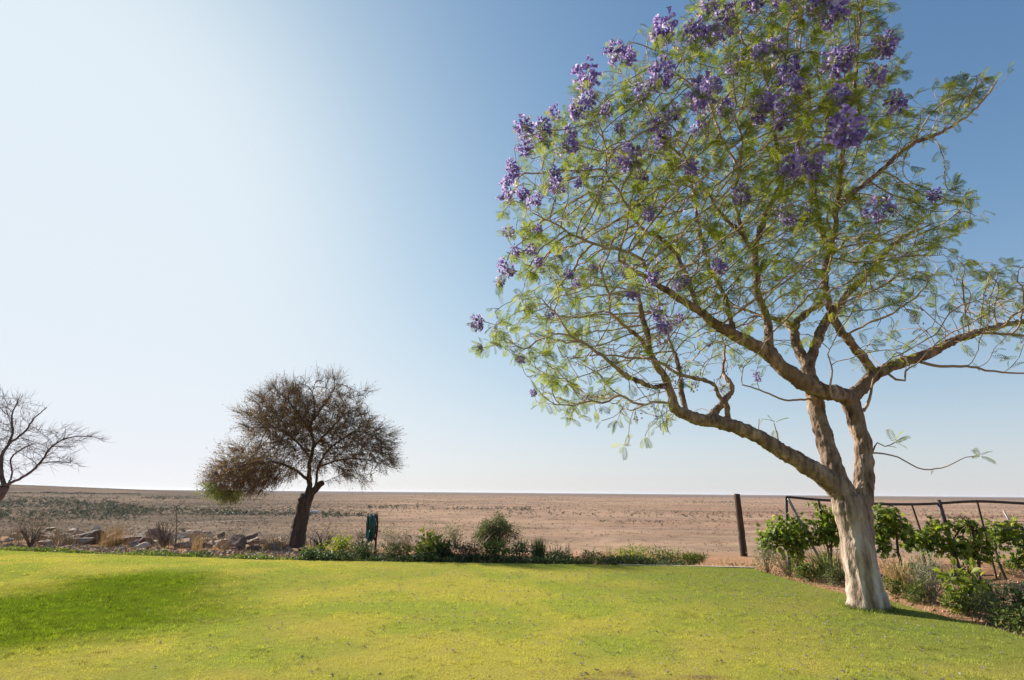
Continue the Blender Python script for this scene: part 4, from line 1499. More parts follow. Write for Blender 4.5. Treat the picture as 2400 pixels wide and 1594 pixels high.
def shrub(name, label, cat, px, py, wpx, hpx, leaf=('SMALL', 0.05), mat='mid_leaf', n=700, lumps=14, depth=0.8, stem='dry_twig', up=0.3, spread=0.2, seed=0, group=None, own=0, floor=0.0, f=None, low=0.12, Y=None, arch=0.0):
    rng = np.random.default_rng(1000 + seed + int(px))
    if Y is None:
        b = onground(px, py, f)
    else:
        b = at(px, py, Y)
        b[2] = float(gz(b[0], b[1]))
    dist = np.linalg.norm(b - EYE) * 0.95
    w = wpx / FPX * dist
    if Y is None:
        h = hpx / FPX * dist
    else:
        h = at(px, hpx, Y)[2] - b[2]
    root = empty(name, tuple(b), label, cat, group)
    q = rng.normal(0, 1, (lumps, 3))
    q = norm(q) * (rng.random(lumps) ** 0.4)[:, None]
    C = np.stack([q[:, 0] * w * 0.42, q[:, 1] * w * 0.42 * depth, h * (low + (1 - low - spread * 0.6) * (0.5 + 0.5 * q[:, 2]))], -1) + b
    C[:, 2] *= 1
    st = Acc()
    stems(st, b - np.array([0, 0, 0.03]), C, rng, max(0.004, 0.012 * h))
    st.build('stem', M[stem], root)
    T = {'SMALL': SMALL, 'LEAF': LEAF, 'NARROW': NARROW, 'GRAPE': GRAPE}[leaf[0]]
    k = rng.integers(0, lumps, n)
    off = rng.normal(0, 1, (n, 3)) * spread * np.array([w * 0.55, w * 0.55 * depth, h * 0.75])
    P = C[k] + off
    P[:, 2] = np.maximum(P[:, 2], b[2] + 0.01 + floor)
    dd = norm(norm(off) * 0.7 + rng.normal(0, 0.55, (n, 3)) + np.array([0, 0, up]))
    U = rng.normal(0, 0.5, (n, 3)) + np.array([0, 0, 0.8])
    R = frames(dd, U)
    S = leaf[1] * rng.uniform(0.6, 1.25, n)
    rn = np.clip(0.5 + 0.27 * rng.normal(size=n) + 0.25 * rng.normal(size=lumps)[k] * 0.5, 0, 1)
    order = np.argsort(np.linalg.norm(P - EYE, axis=1))
    mine = order[:own]
    rest = order[own:]
    fo = Acc()
    scatter(fo, T[0], T[1], P[rest], R[rest], S[rest], rn[rest])
    fo_o = fo.build('foliage', M[mat], root)
    tag(fo_o, kind='stuff')
    if own:
        protos = []
        for j in range(5):
            a = Acc()
            scatter(a, T[0], T[1], np.zeros((1, 3)), np.eye(3)[None], np.ones(1), [0.1 + 0.2 * j])
            protos.append(a.mesh('leaf', M[mat]))
        for i in mine:
            o = link('leaf', protos[min(4, int(rn[i] * 5))], root)
            o.matrix_local = Matrix.Translation(Vector(P[i] - b)) @ Matrix(R[i].tolist()).to_4x4() @ Matrix.Scale(float(S[i]), 4)
    return root


def tuft(name, label, cat, px, py, wpx, hpx, n=160, mat='straw', bw=0.008, splay=0.5, seed=0, group=None, kind=None, Y=None, root_spread=0.25):
    """a clump of upright blades, each a bent strip"""
    rng = np.random.default_rng(2000 + seed + int(px))
    if Y is None:
        b = onground(px, py)
        dist = np.linalg.norm(b - EYE) * 0.95
        h = hpx / FPX * dist
    else:
        b = at(px, py, Y)
        b[2] = float(gz(b[0], b[1]))
        dist = np.linalg.norm(b - EYE) * 0.95
        h = at(px, hpx, Y)[2] - b[2]
    w = wpx / FPX * dist
    acc = Acc()
    blades(acc, np.tile(b, (n, 1)) + np.c_[rng.normal(0, w * root_spread * 0.6, (n, 2)), np.zeros(n)], h, w, bw, splay, rng)
    o = acc.build_top(name, M[mat], tuple(b))
    return tag(o, label, cat, group, kind)


def blades(acc, B, h, w, bw, splay, rng):
    n = len(B)
    a = rng.uniform(0, 2 * math.pi, n)
    d = np.stack([np.cos(a), np.sin(a), np.zeros(n)], -1)
    side = np.stack([-np.sin(a), np.cos(a), np.zeros(n)], -1)
    H = h * rng.uniform(0.5, 1.05, n)
    out = splay * H * rng.uniform(0.1, 1.0, n) * (w / max(float(np.mean(h)), 1e-3)) ** 0.3
    V = np.zeros((n, 7, 3))
    for k, t in enumerate((0, 0.45, 0.8, 1.0)):
        c = B + d * (out * t ** 1.7)[:, None]
        c[:, 2] += H * (t - 0.22 * t * t * splay)
        ww = bw * (1, 0.8, 0.5, 0)[k] * 0.5
        if k < 3:
            V[:, 2 * k] = c + side * ww
            V[:, 2 * k + 1] = c - side * ww
        else:
            V[:, 6] = c
    F4 = np.array([(0, 1, 3, 2), (2, 3, 5, 4)])
    F3 = np.array([(4, 5, 6)])
    off = (np.arange(n) * 7)[:, None, None]
    rn = np.repeat(np.clip(0.5 + 0.28 * rng.normal(size=n), 0, 1), 7)
    base = acc.n
    acc.add(V.reshape(-1, 3), (F4[None] + off).reshape(-1, 4), rn)
    acc.Fc.append((F3[None] + off).reshape(-1, 3) + base)


S_ = shrub
T_ = tuft
# --- border along the far edge of the lawn, from the acacia to the gap by the post
S_('shrub', 'small yellow-green shrub growing just right of the acacia trunk', 'shrub', 790, 1312, 72, 50, ('SMALL', 0.07), 'lime_leaf', 900, 16, seed=1, up=0.6)
S_('shrub', 'low dark green mat between the acacia and the lime shrub', 'shrub', 738, 1311, 66, 26, ('SMALL', 0.055), 'mid_leaf', 700, 12, seed=2)
S_('shrub', 'low mixed brown-green bush below the hose reel', 'shrub', 852, 1316, 90, 40, ('SMALL', 0.06), 'dark_leaf', 900, 16, seed=3)
S_('shrub', 'dark narrow-leaved bush left of the bright broad-leaved bush', 'shrub', 925, 1318, 84, 38, ('NARROW', 0.09), 'dark_leaf', 900, 16, seed=4, up=0.9)
S_('shrub', 'bright green broad-leaved bush, tallest in the lawn border', 'shrub', 1000, 1319, 104, 64, ('LEAF', 0.13), 'lime_leaf', 420, 14, seed=5, own=40, up=0.2)
S_('shrub', 'dark green shrub in the shade right of the bright broad-leaved bush', 'shrub', 1040, 1319, 60, 44, ('LEAF', 0.09), 'dark_leaf', 500, 12, seed=6)
S_('shrub', 'dull reddish-brown bush in the middle of the lawn border', 'shrub', 1098, 1320, 90, 48, ('SMALL', 0.055), 'red_leaf', 1100, 18, seed=7)
S_('shrub', 'dark bush with yellow-green leaf tips below the round grey-green bush', 'shrub', 1165, 1321, 76, 50, ('LEAF', 0.085), 'mid_leaf', 520, 14, seed=8)
S_('shrub', 'clipped brown-green bush right of the yellow-tipped bush', 'shrub', 1218, 1321, 84, 46, ('SMALL', 0.055), 'dark_leaf', 1100, 18, seed=9)
T_('grass_clump', 'tall dark green grass clump rising behind the clipped bush', 'grass clump', 1262, 1318, 50, 62, 260, 'dark_leaf', 0.012, 0.35, seed=1)
S_('shrub', 'low dusky bush right of the tall dark grass clump', 'shrub', 1312, 1322, 84, 34, ('SMALL', 0.05), 'dark_leaf', 900, 16, seed=10)
T_('grass_clump', 'thin straw coloured stems standing over the dusky bush', 'grass clump', 1334, 1318, 26, 52, 40, 'straw', 0.008, 0.25, seed=2)
S_('shrub', 'low brownish bush left of the pale straw tuft', 'shrub', 1385, 1324, 78, 32, ('SMALL', 0.05), 'dark_leaf', 900, 16, seed=11)
T_('grass_clump', 'pale straw tuft left of the bright green mat', 'grass clump', 1428, 1322, 26, 52, 60, 'straw', 0.008, 0.3, seed=3)
S_('shrub', 'bright green spreading mat near the right end of the border', 'shrub', 1492, 1325, 100, 40, ('SMALL', 0.055), 'lime_leaf', 1500, 22, seed=12)
S_('shrub', 'green spreading mat between the bright mat and the last tuft', 'shrub', 1562, 1326, 84, 34, ('SMALL', 0.055), 'mid_leaf', 1200, 18, seed=13)
S_('shrub', 'rounded grassy cushion at the right end of the border', 'shrub', 1622, 1328, 66, 28, ('NARROW', 0.09), 'mid_leaf', 1000, 16, seed=14, up=1.0)

# --- low mats under the rocks: ground cover
def ground_cover():
    rng = np.random.default_rng(8)
    n = 15000
    px = rng.uniform(-260, 760, n)
    t = rng.random(n)
    e = y_edge(np.interp(px, [p[0] for p in EDGE_PX], EDGE[:, 0]))
    x = np.interp(px, [-260] + [p[0] for p in EDGE_PX], np.r_[EDGE[0, 0] - 3.6, EDGE[:, 0]])
    y = y_edge(x) + 0.06 + 0.95 * t ** 1.2
    lump = fbm(x * 1.6, y * 1.6, 13, 3)
    ok = rng.random(n) < 0.25 + 1.3 * (lump - 0.25)
    x, y, lump = x[ok], y[ok], lump[ok]
    hh = 0.02 + 0.24 * np.clip(lump - 0.3, 0, 1)
    z = gz(x, y) + hh * rng.random(len(x)) ** 0.6
    P = np.stack([x, y, z], -1)
    k = len(P)
    rn = np.clip(0.5 + 0.3 * rng.normal(size=k) + 0.6 * (vnoise(x * 0.8, y * 2, 4) - 0.5), 0, 1)
    a = Acc()
    scatter(a, SMALL[0], SMALL[1], P, frames(rand_dirs(k, rng) + np.array([0, 0, 0.5]), rand_dirs(k, rng) + np.array([0, 0, 1.0])), rng.uniform(0.04, 0.08, k), rn)
    tag(a.build_top('ground_cover', M['mid_leaf']), kind='stuff')
    n = 15000
    x = rng.uniform(-5.2, 4.3, n)
    y = y_edge(x) + 0.10 + 0.9 * rng.random(n) ** 1.1
    lump = fbm(x * 1.9 + 4, y * 1.9, 23, 3)
    ok = rng.random(n) < 0.15 + 1.8 * (lump - 0.28)
    x, y, lump = x[ok], y[ok], lump[ok]
    z = gz(x, y) + (0.04 + 0.46 * np.clip(lump - 0.27, 0, 1)) * rng.random(len(x)) ** 0.6
    P = np.stack([x, y, z], -1)
    k = len(P)
    rn = np.clip(0.45 + 0.3 * rng.normal(size=k) + 0.7 * (vnoise(x * 1.1, y * 2, 14) - 0.5), 0, 1)
    a = Acc()
    scatter(a, SMALL[0], SMALL[1], P, frames(rand_dirs(k, rng) + np.array([0, 0, 0.5]), rand_dirs(k, rng) + np.array([0, 0, 1.0])), rng.uniform(0.04, 0.085, k), rn)
    B = P[::6].copy()
    B[:, 2] = gz(B[:, 0], B[:, 1])
    blades(a, B, 0.30, 0.2, 0.009, 0.5, rng)
    tag(a.build_top('ground_cover', M['dark_leaf']), kind='stuff')
    # dry litter and dead grass over the border and on the brow behind it
    n = 9000
    x = rng.uniform(-20, 7, n)
    y = y_edge(x) + rng.uniform(0.15, 5.0, n)
    ok = rng.random(n) < 0.2 + 1.2 * (fbm(x * 0.9 + 7, y * 0.9, 17, 3) - 0.3)
    x, y = x[ok], y[ok]
    B = np.stack([x, y, gz(x, y)], -1)
    a = Acc()
    blades(a, B, 0.17, 0.15, 0.008, 0.9, rng)
    tag(a.build_top('dry_grass', M['straw']), kind='stuff')


ground_cover()
foot_grass()

# --- behind the border, on the brow of the slope
S_('dry_bush', 'dark brown leafless bush left of the first big boulders', 'bush', 74, 1268, 66, 1206, ('NARROW', 0.06), 'red_leaf', 900, 26, seed=20, Y=18.6, up=1.0, low=0.25)
T_('straw_bush', 'round orange straw coloured bush behind the tilted slab', 'bush', 272, 1250, 78, 1208, 330, 'orange_straw', 0.007, 0.75, seed=21, Y=21)
S_('dry_bush', 'brown twiggy bush right of the orange straw bush', 'bush', 388, 1250, 90, 1205, ('NARROW', 0.05), 'red_leaf', 500, 46, seed=22, Y=21.5, up=1.0, low=0.3, stem='dry_twig')
T_('grass_clump', 'small ochre grass tuft above the pale tilted slab', 'grass clump', 462, 1262, 36, 1236, 80, 'orange_straw', 0.008, 0.7, seed=23, Y=19.0)
T_('grass_clump', 'ochre dry grass right of the dark arched boulder', 'grass clump', 628, 1270, 60, 1244, 90, 'orange_straw', 0.007, 0.7, seed=24, Y=19.5)
S_('dry_bush', 'pinkish leafless bush right of the acacia trunk', 'bush', 756, 1275, 90, 1228, ('NARROW', 0.05), 'red_leaf', 350, 40, seed=25, Y=21, up=1.0, low=0.3)
S_('round_bush', 'round grey-green bush standing alone beyond the middle of the border', 'bush', 1163, 1272, 120, 1208, ('SMALL', 0.085), 'olive_leaf', 7500, 60, seed=26, Y=25, low=0.05, spread=0.10)
for px_, top_, w_, Yb, lab in ((925, 1236, 70, 27, 'grey dry bush beyond the hose reel'), (1015, 1228, 66, 27.5, 'thin grey bush beyond the bright broad-leaved bush'), (1068, 1226, 64, 26, 'pale grey bush just left of the round grey-green bush')):
    S_('dry_bush', lab, 'bush', px_, 1262, w_, top_, ('SMALL', 0.06), 'olive_leaf', 800, 26, seed=int(px_), Y=Yb, low=0.15, stem='grey_twig')


def sapling():
    rng = np.random.default_rng(4)
    Y = 20.2
    b = at(414, 1262, Y)
    b[2] = float(gz(b[0], b[1]))
    root = empty('sapling', tuple(b), 'thin bare dark sapling standing between the dry bushes', 'sapling')
    top = at(414, 1186, Y)
    mid = (b + top) / 2 + np.array([0.03, 0, 0])
    a = Acc()
    sp = spline(np.array([b, mid, top]), 0.1)
    tube(a, sp, np.linspace(0.024, 0.008, len(sp)), 5)
    a.build('trunk', M['bare_twig'], root)
    a = Acc()
    for k in range(9):
        p = b + (top - b) * rng.uniform(0.55, 1.0)
        d = rng.normal(0, 1, 3) * np.array([0.28, 0.28, 0.05]) + np.array([0, 0, 0.16])
        tube(a, spline(np.array([p, p + d * 0.6, p + d + np.array([0, 0, 0.05])]), 0.1), 0.006, 3, cap=False)
    a.build('twigs', M['bare_twig'], root)


sapling()

# ------------------------------------------------------------------ the boulders of the border
def rock(px, py, wpx, hpx, mat, label, tilt=0.0, seed=0, deep=0.75, sink=0.22, group=None, ang=0.0):
    rng = np.random.default_rng(500 + seed)
    b = onground(px, py + hpx * 0.5)
    b = b + np.array([0, 0, 0.0])
    dist = np.linalg.norm(b - EYE) * 0.95
    w, h = wpx / FPX * dist, hpx * 0.88 / FPX * dist
    import bmesh
    bm = bmesh.new()
    bmesh.ops.create_icosphere(bm, subdivisions=2, radius=0.5)
    # cut by a few planes for broken faces
    V = np.array([v.co[:] for v in bm.verts])
    for k in range(7):
        n = norm(rng.normal(0, 1, 3))
        d = rng.uniform(0.14, 0.36)
        s = V @ n - d
        V = V - np.outer(np.maximum(s, 0), n) * 0.97
    V = V * (1 + 0.16 * noise3(V + seed, 3.5, seed)[:, None] + 0.07 * noise3(V + seed, 9, seed + 3)[:, None])
    V = V / np.ptp(V, axis=0)
    V = V * np.array([w, w * deep, h * (1 + sink)])
    c, s = math.cos(tilt), math.sin(tilt)
    V = np.stack([c * V[:, 0] + s * V[:, 2], V[:, 1], -s * V[:, 0] + c * V[:, 2]], -1)
    V[:, 2] += h * (0.5 - sink / 2)
    Fc = np.array([[v.index for v in f.verts] for f in bm.faces])
    bm.free()
    a = Acc().add(V + b, Fc, 0.5)
    o = a.build_top('boulder', M[mat], tuple(b), smooth=False)
    return tag(o, label, 'boulder', group)


G_ROCK = 'boulders along the far edge of the lawn'
ROCKS = [
    (42, 1254, 20, 12, 'rock_dark', 'small dark boulder left of the leafless brown bush', 0),
    (104, 1256, 34, 20, 'rock', 'rounded boulder with pale cap right of the leafless brown bush', 0),
    (127, 1252, 22, 16, 'rock_orange', 'small orange boulder behind the pale-capped one', 0),
    (119, 1239, 20, 8, 'rock', 'flat little boulder above the pale-capped one', 0),
    (169, 1248, 26, 18, 'rock', 'squarish brown boulder left of the largest dark one', 0),
    (208, 1257, 54, 34, 'rock_dark', 'largest dark boulder, domed, left of the tilted slab', 0.05),
    (193, 1268, 44, 18, 'rock', 'flat grey-brown boulder in front of the largest dark one', 0.1),
    (221, 1238, 18, 10, 'rock_pale', 'small pale boulder on top of the largest dark one', 0),
    (252, 1262, 56, 13, 'rock_pale', 'long pale slab leaning steeply below the straw bush', -0.75),
    (243, 1250, 26, 12, 'rock_dark', 'small dark boulder behind the leaning slab', 0),
    (276, 1270, 56, 22, 'rock_dark', 'dark boulder right of the leaning slab', -0.2),
    (309, 1255, 46, 14, 'rock', 'long low brown boulder under the straw bush', -0.1),
    (301, 1265, 56, 12, 'rock_dark', 'flat dark slab lying under the long low boulder', -0.1),
    (330, 1262, 44, 9, 'rock_pale', 'thin pale slab tilted over a dark hollow', -0.35),
    (334, 1271, 34, 18, 'rock_dark', 'dark boulder beneath the thin pale slab', 0),
    (362, 1258, 44, 32, 'rock', 'blocky pinkish boulder below the twiggy bush', 0),
    (391, 1264, 38, 24, 'rock_pale', 'pale grey domed boulder right of the blocky one', 0),
    (403, 1251, 38, 10, 'rock_dark', 'flat dark slab behind the pale grey dome', 0),
    (434, 1256, 40, 16, 'rock_dark', 'dark flat-topped boulder right of the pale grey dome', 0),
    (437, 1267, 34, 11, 'rock', 'thin brown slab in the middle of a three-slab stack', 0),
    (438, 1278, 42, 14, 'rock', 'pinkish lowest slab of the three-slab stack', 0),
    (456, 1265, 38, 9, 'rock_pale', 'narrow pale slab standing nearly upright in the row', -1.05),
    (452, 1247, 26, 8, 'rock_pale', 'small pale flat boulder above the three-slab stack', -0.15),
    (479, 1253, 34, 14, 'rock', 'flat brown boulder, topmost right of the upright slab', 0),
    (480, 1266, 36, 13, 'rock', 'wide tan boulder below the topmost flat one', 0),
    (482, 1278, 32, 14, 'rock_dark', 'dark mossy boulder lowest right of the upright slab', 0),
    (520, 1256, 20, 18, 'rock_dark', 'small upright dark boulder by the dry grass', 0),
    (511, 1272, 34, 12, 'rock_pale', 'pale flat boulder left of the orange one', -0.15),
    (526, 1279, 34, 22, 'rock_orange', 'orange boulder left of the dark arched one', 0),
    (553, 1271, 60, 34, 'rock_dark', 'big dark brown arched boulder at the right of the row', 0.12),
    (580, 1272, 30, 7, 'rock_pale', 'thin light slab leaning on the dark arched boulder', -0.7),
    (598, 1271, 26, 15, 'rock_dark', 'dark boulder right of the thin light slab', 0),
    (614, 1269, 18, 12, 'rock', 'small round boulder left of the ochre grass', 0),
    (636, 1281, 24, 14, 'rock', 'low pinkish boulder near the acacia foot', 0),
    (655, 1270, 20, 16, 'rock', 'small grey-brown boulder behind the low pinkish one', 0),
    (650, 1284, 18, 10, 'rock_pale', 'small pale boulder in front of the acacia', 0),
    (671, 1282, 16, 12, 'rock_dark', 'small dark boulder touching the acacia trunk', 0),
    (722, 1286, 32, 10, 'rock_dark', 'flat purplish boulder just right of the acacia trunk', 0),
    (752, 1280, 18, 14, 'rock', 'little brown boulder left of the lime shrub', 0),
]
for k, (x, y, w, h, mt, lb, tl) in enumerate(ROCKS):
    rock(x, y, w, h, mt, lb, tl, k, group=G_ROCK)


ANCHORS = [(74, 1240, 'leafless brown bush'), (104, 1256, 'pale-capped boulder'), (169, 1248, 'squarish brown boulder'), (208, 1257, 'largest dark boulder'), (252, 1262, 'steep leaning slab'), (272, 1232, 'orange straw bush'), (330, 1262, 'thin tilted pale slab'), (362, 1258, 'blocky pinkish boulder'), (391, 1264, 'pale grey domed boulder'), (414, 1250, 'thin bare sapling'), (438, 1270, 'stack of three slabs'), (456, 1265, 'nearly upright pale slab'), (480, 1266, 'wide tan boulder'), (511, 1272, 'pale flat boulder'), (526, 1279, 'orange boulder'), (553, 1271, 'big arched dark boulder'), (598, 1271, 'dark boulder by the light slab'), (628, 1262, 'ochre grass'), (692, 1270, 'acacia trunk')]
_rr = np.random.default_rng(123)
_used = set()
_tries = 0
k = 0
while k < 66 and _tries < 900:
    _tries += 1
    _x = float(_rr.uniform(-6, 690))
    _y = float(np.interp(_x, [0, 700], [1256, 1276]) + _rr.normal(0, 9))
    _w = float(_rr.uniform(13, 32))
    _m, _c = [('rock', 'brown'), ('rock_dark', 'dark'), ('rock', 'brown'), ('rock_pale', 'pale'), ('rock_orange', 'reddish')][int(_rr.integers(0, 5))]
    _sz = 'small' if _w < 19 else 'middling' if _w < 26 else 'broad'
    _a = min(ANCHORS, key=lambda q: abs(q[0] - _x) + 1.5 * abs(q[1] - _y))
    if abs(_a[0] - _x) > abs(_a[1] - _y):
        _rel = 'just left of' if _x < _a[0] else 'just right of'
    else:
        _rel = 'behind' if _y < _a[1] else 'in front of'
    _lb = '%s %s stone %s the %s' % (_sz, _c, _rel, _a[2])
    if _lb in _used:
        continue
    _used.add(_lb)
    rock(_x, _y, _w, _w * float(_rr.uniform(0.35, 0.6)), _m, _lb, float(_rr.normal(0, 0.2)), 100 + k, group=G_ROCK)
    k += 1


def rubble():
    rng = np.random.default_rng(9)
    a = Acc()
    V0 = np.array([(1, 0, 0), (-1, 0, 0), (0, 1, 0), (0, -1, 0), (0, 0, 1), (0, 0, -1)], float)
    F0 = [(0, 2, 4), (2, 1, 4), (1, 3, 4), (3, 0, 4), (2, 0, 5), (1, 2, 5), (3, 1, 5), (0, 3, 5)]
    n = 900
    x = rng.uniform(-17, -4.5, n)
    y = y_edge(x) + rng.uniform(0.8, 4.2, n)
    P = np.stack([x, y, gz(x, y) + 0.02], -1)
    S = rng.uniform(0.03, 0.13, n)[:, None] * rng.uniform(0.5, 1.1, (n, 3))
    scatter(a, V0, F0, P, frames(rand_dirs(n, rng), rand_dirs(n, rng)), S, rng.random(n))
    tag(a.build_top('rubble', M['rock']), kind='stuff')
    # clods in the vineyard soil and along the bed
    a = Acc()
    n = 1500
    y = rng.uniform(6.5, 16.5, n)
    x = x_bed(np.clip(y, 6.5, 14)) + 0.05 + 8 * rng.random(n) ** 1.6
    P = np.stack([x, y, gz(x, y) + 0.005], -1)
    S = rng.uniform(0.012, 0.05, n)[:, None] * rng.uniform(0.6, 1.1, (n, 3))
    scatter(a, V0, F0, P, frames(rand_dirs(n, rng), rand_dirs(n, rng)), S, rng.random(n))
    tag(a.build_top('soil_clods', M['rock_orange']), kind='stuff')


rubble()

# ------------------------------------------------------------------ hose reel with hose
def hose_reel():
    Y = 16.6
    c = at(874, 1235, Y)
    b = c.copy()
    b[2] = float(gz(c[0], c[1]))
    root = empty('hose_reel', tuple(b), 'rusty spoked wheel hose reel on legs at the back of the border', 'hose reel')
    az = math.radians(69)            # the wheel is seen nearly edge on
    ax = np.array([-math.sin(az), -math.cos(az), 0])       # axle, towards the lawn's left
    e1 = np.array([math.cos(az), -math.sin(az), 0])
    e2 = np.array([0, 0, 1.0])
    Rw = 0.35

    def ring(r, off, n=40, ecc=1.0):
        t = np.linspace(0, 2 * math.pi, n)
        return c + off * ax + r * (np.cos(t)[:, None] * e1 + ecc * np.sin(t)[:, None] * e2)
    a = Acc()
    tube(a, ring(Rw, -0.075), 0.026, 6, cap=False)
    a.build('rim', M['rust'], root, smooth=True)
    for k in range(6):
        t = k * math.pi / 3 + 0.25
        a = Acc()
        tip = c - 0.07 * ax + Rw * (math.cos(t) * e1 + math.sin(t) * e2)
        tube(a, np.array([c - 0.07 * ax, tip]), 0.014, 5)
        a.build('spoke', M['rust'], root)
    a = Acc()
    tube(a, np.array([c - 0.12 * ax, c + 0.18 * ax]), 0.045, 8)
    a.build('hub', M['rust'], root)
    for k in (-1, 1):
        a = Acc()
        f = b - 0.11 * ax + k * 0.16 * e1
        tube(a, np.array([c - 0.11 * ax, f - np.array([0, 0, 0.05])]), 0.018, 6)
        a.build('leg', M['rust'], root)
    h = Acc()
    rng = np.random.default_rng(2)
    pts = []
    for k in range(9):
        t = np.linspace(0, 2 * math.pi, 36, endpoint=False)
        off = 0.0 + 0.13 * (k / 8)
        r = 0.32 + 0.026 * (k % 3)
        sag = 0.03 * (k % 2)
        pts.append(c + (off + 0.004 * rng.normal(size=36))[:, None] * ax + r * np.cos(t)[:, None] * e1 + (r * np.sin(t) - sag)[:, None] * e2)
    pts = np.vstack(pts)
    end = pts[-1]
    foot = c + 0.12 * ax - 0.55 * e2 + 0.3 * np.array([-1.0, 0, 0])
    foot[2] = float(gz(foot[0], foot[1])) + 0.03
    pts = np.vstack([pts, spline(np.array([end, end - np.array([0.1, 0, 0.5]), foot]), 0.1)[1:]])
    tube(h, pts, 0.016, 6, cap=False)
    o = h.build_top('garden_hose', M['hose'], tuple(c), smooth=True)
    tag(o, 'green garden hose coiled on the rusty reel', 'hose')


hose_reel()
S_('shrub', 'dark leafy sprig leaning at the foot of the hose reel', 'shrub', 845, 1298, 40, 44, ('NARROW', 0.10), 'dark_leaf', 260, 8, seed=40, up=1.0)

# ------------------------------------------------------------------ post, vine frame and vines
def post():
    b = onground(1744, 1304)
    t = at(1727, 1157, b[1])
    n = 26
    P = b + (t - b) * np.linspace(-0.06, 1, n)[:, None]
    P = P + 0.004 * np.random.default_rng(1).normal(0, 1, (n, 3))
    dist = np.linalg.norm(b - EYE) * .95
    a = Acc()
    tube(a, P, np.linspace(7.6, 6.2, n) / FPX * dist, 10)
    o = a.build_top('fence_post', M['old_wood'], tuple(b), smooth=True)
    tag(o, 'lone dark wooden post leaning slightly at the corner of the lawn', 'post')


post()


def vine_frame():
    Yc = 13.6
    b = onground(1855, 1350)
    b = at(1850, 1300, Yc)
    b[2] = float(gz(b[0], b[1]))
    root = empty('vine_trellis', tuple(b), 'dark pipe frame with a long top rail carrying the grape vines', 'trellis')

    def bar(name, pts, r, mat='steel_dark', sides=7, smooth=True):
        a = Acc()
        p = spline(np.array(pts), 0.25)
        tube(a, p, r, sides)
        return a.build(name, M[mat], root, smooth=smooth)
    rl = [at(1842, 1164, Yc), at(1900, 1170, Yc - 0.1), at(1960, 1174, Yc - 0.2), at(2050, 1181, Yc - 0.4), at(2150, 1182, Yc - 0.6), at(2200, 1180, Yc - 0.7), at(2290, 1175, Yc - 0.85), at(2400, 1180, Yc - 1.0), at(2540, 1186, Yc - 1.25), at(2700, 1180, Yc - 1.5)]
    bar('rail', rl, 0.030)
    ft = at(1846, 1300, Yc)
    ft[2] = float(gz(ft[0], ft[1])) - 0.05
    bar('post', [rl[0], ft], 0.036)
    # diagonal grey brace, its foot nearer the lawn
    e = onground(1937, 1342)
    bar('brace', [at(1847, 1168, Yc - 0.05), (at(1847, 1168, Yc - 0.05) + e) / 2, e], 0.030, 'steel_grey')
    # thick leaning end post in front of the rail
    e = onground(2256, 1362)
    bar('post', [at(2199, 1172, e[1] + 0.25), at(2227, 1268, e[1] + 0.12), e - np.array([0, 0, 0.05])], 0.048)
    e = onground(2290, 1352)
    bar('brace', [at(2203, 1200, e[1] + 0.3), at(2245, 1280, e[1] + 0.1), e], 0.022, 'steel_grey')
    for x0, x1, y1 in ((2136, 2190, 1340), (2290, 2330, 1325), (1918, 1950, 1332)):
        Yr = np.interp(x0, [1842, 2400, 2700], [Yc, Yc - 1.0, Yc - 1.5])
        tp = at(x0, np.interp(x0, [1842, 2050, 2200, 2290, 2400], [1164, 1181, 1180, 1175, 1180]), Yr)
        e = onground(x1, y1)
        e[1] = Yr
        e = at(x1, y1, Yr)
        e[2] = float(gz(e[0], e[1])) - 0.03
        bar('post', [tp, e], 0.021, 'old_wood')
    e = onground(2430, 1335)
    bar('brace', [at(2352, 1197, e[1] + 0.6), e], 0.024, 'steel_grey')
    # wires along the row
    for hh in (0.72, 1.1):
        p0 = rl[0].copy()
        p0[2] = ft[2] + hh
        p1 = rl[7].copy()
        p1[2] = float(gz(p1[0], p1[1])) + hh
        bar('wire', [p0, (p0 + p1) / 2 - np.array([0, 0, 0.04]), p1], 0.004, 'steel_grey', 4)


vine_frame()
G_VINE = 'grape vines along the trellis'


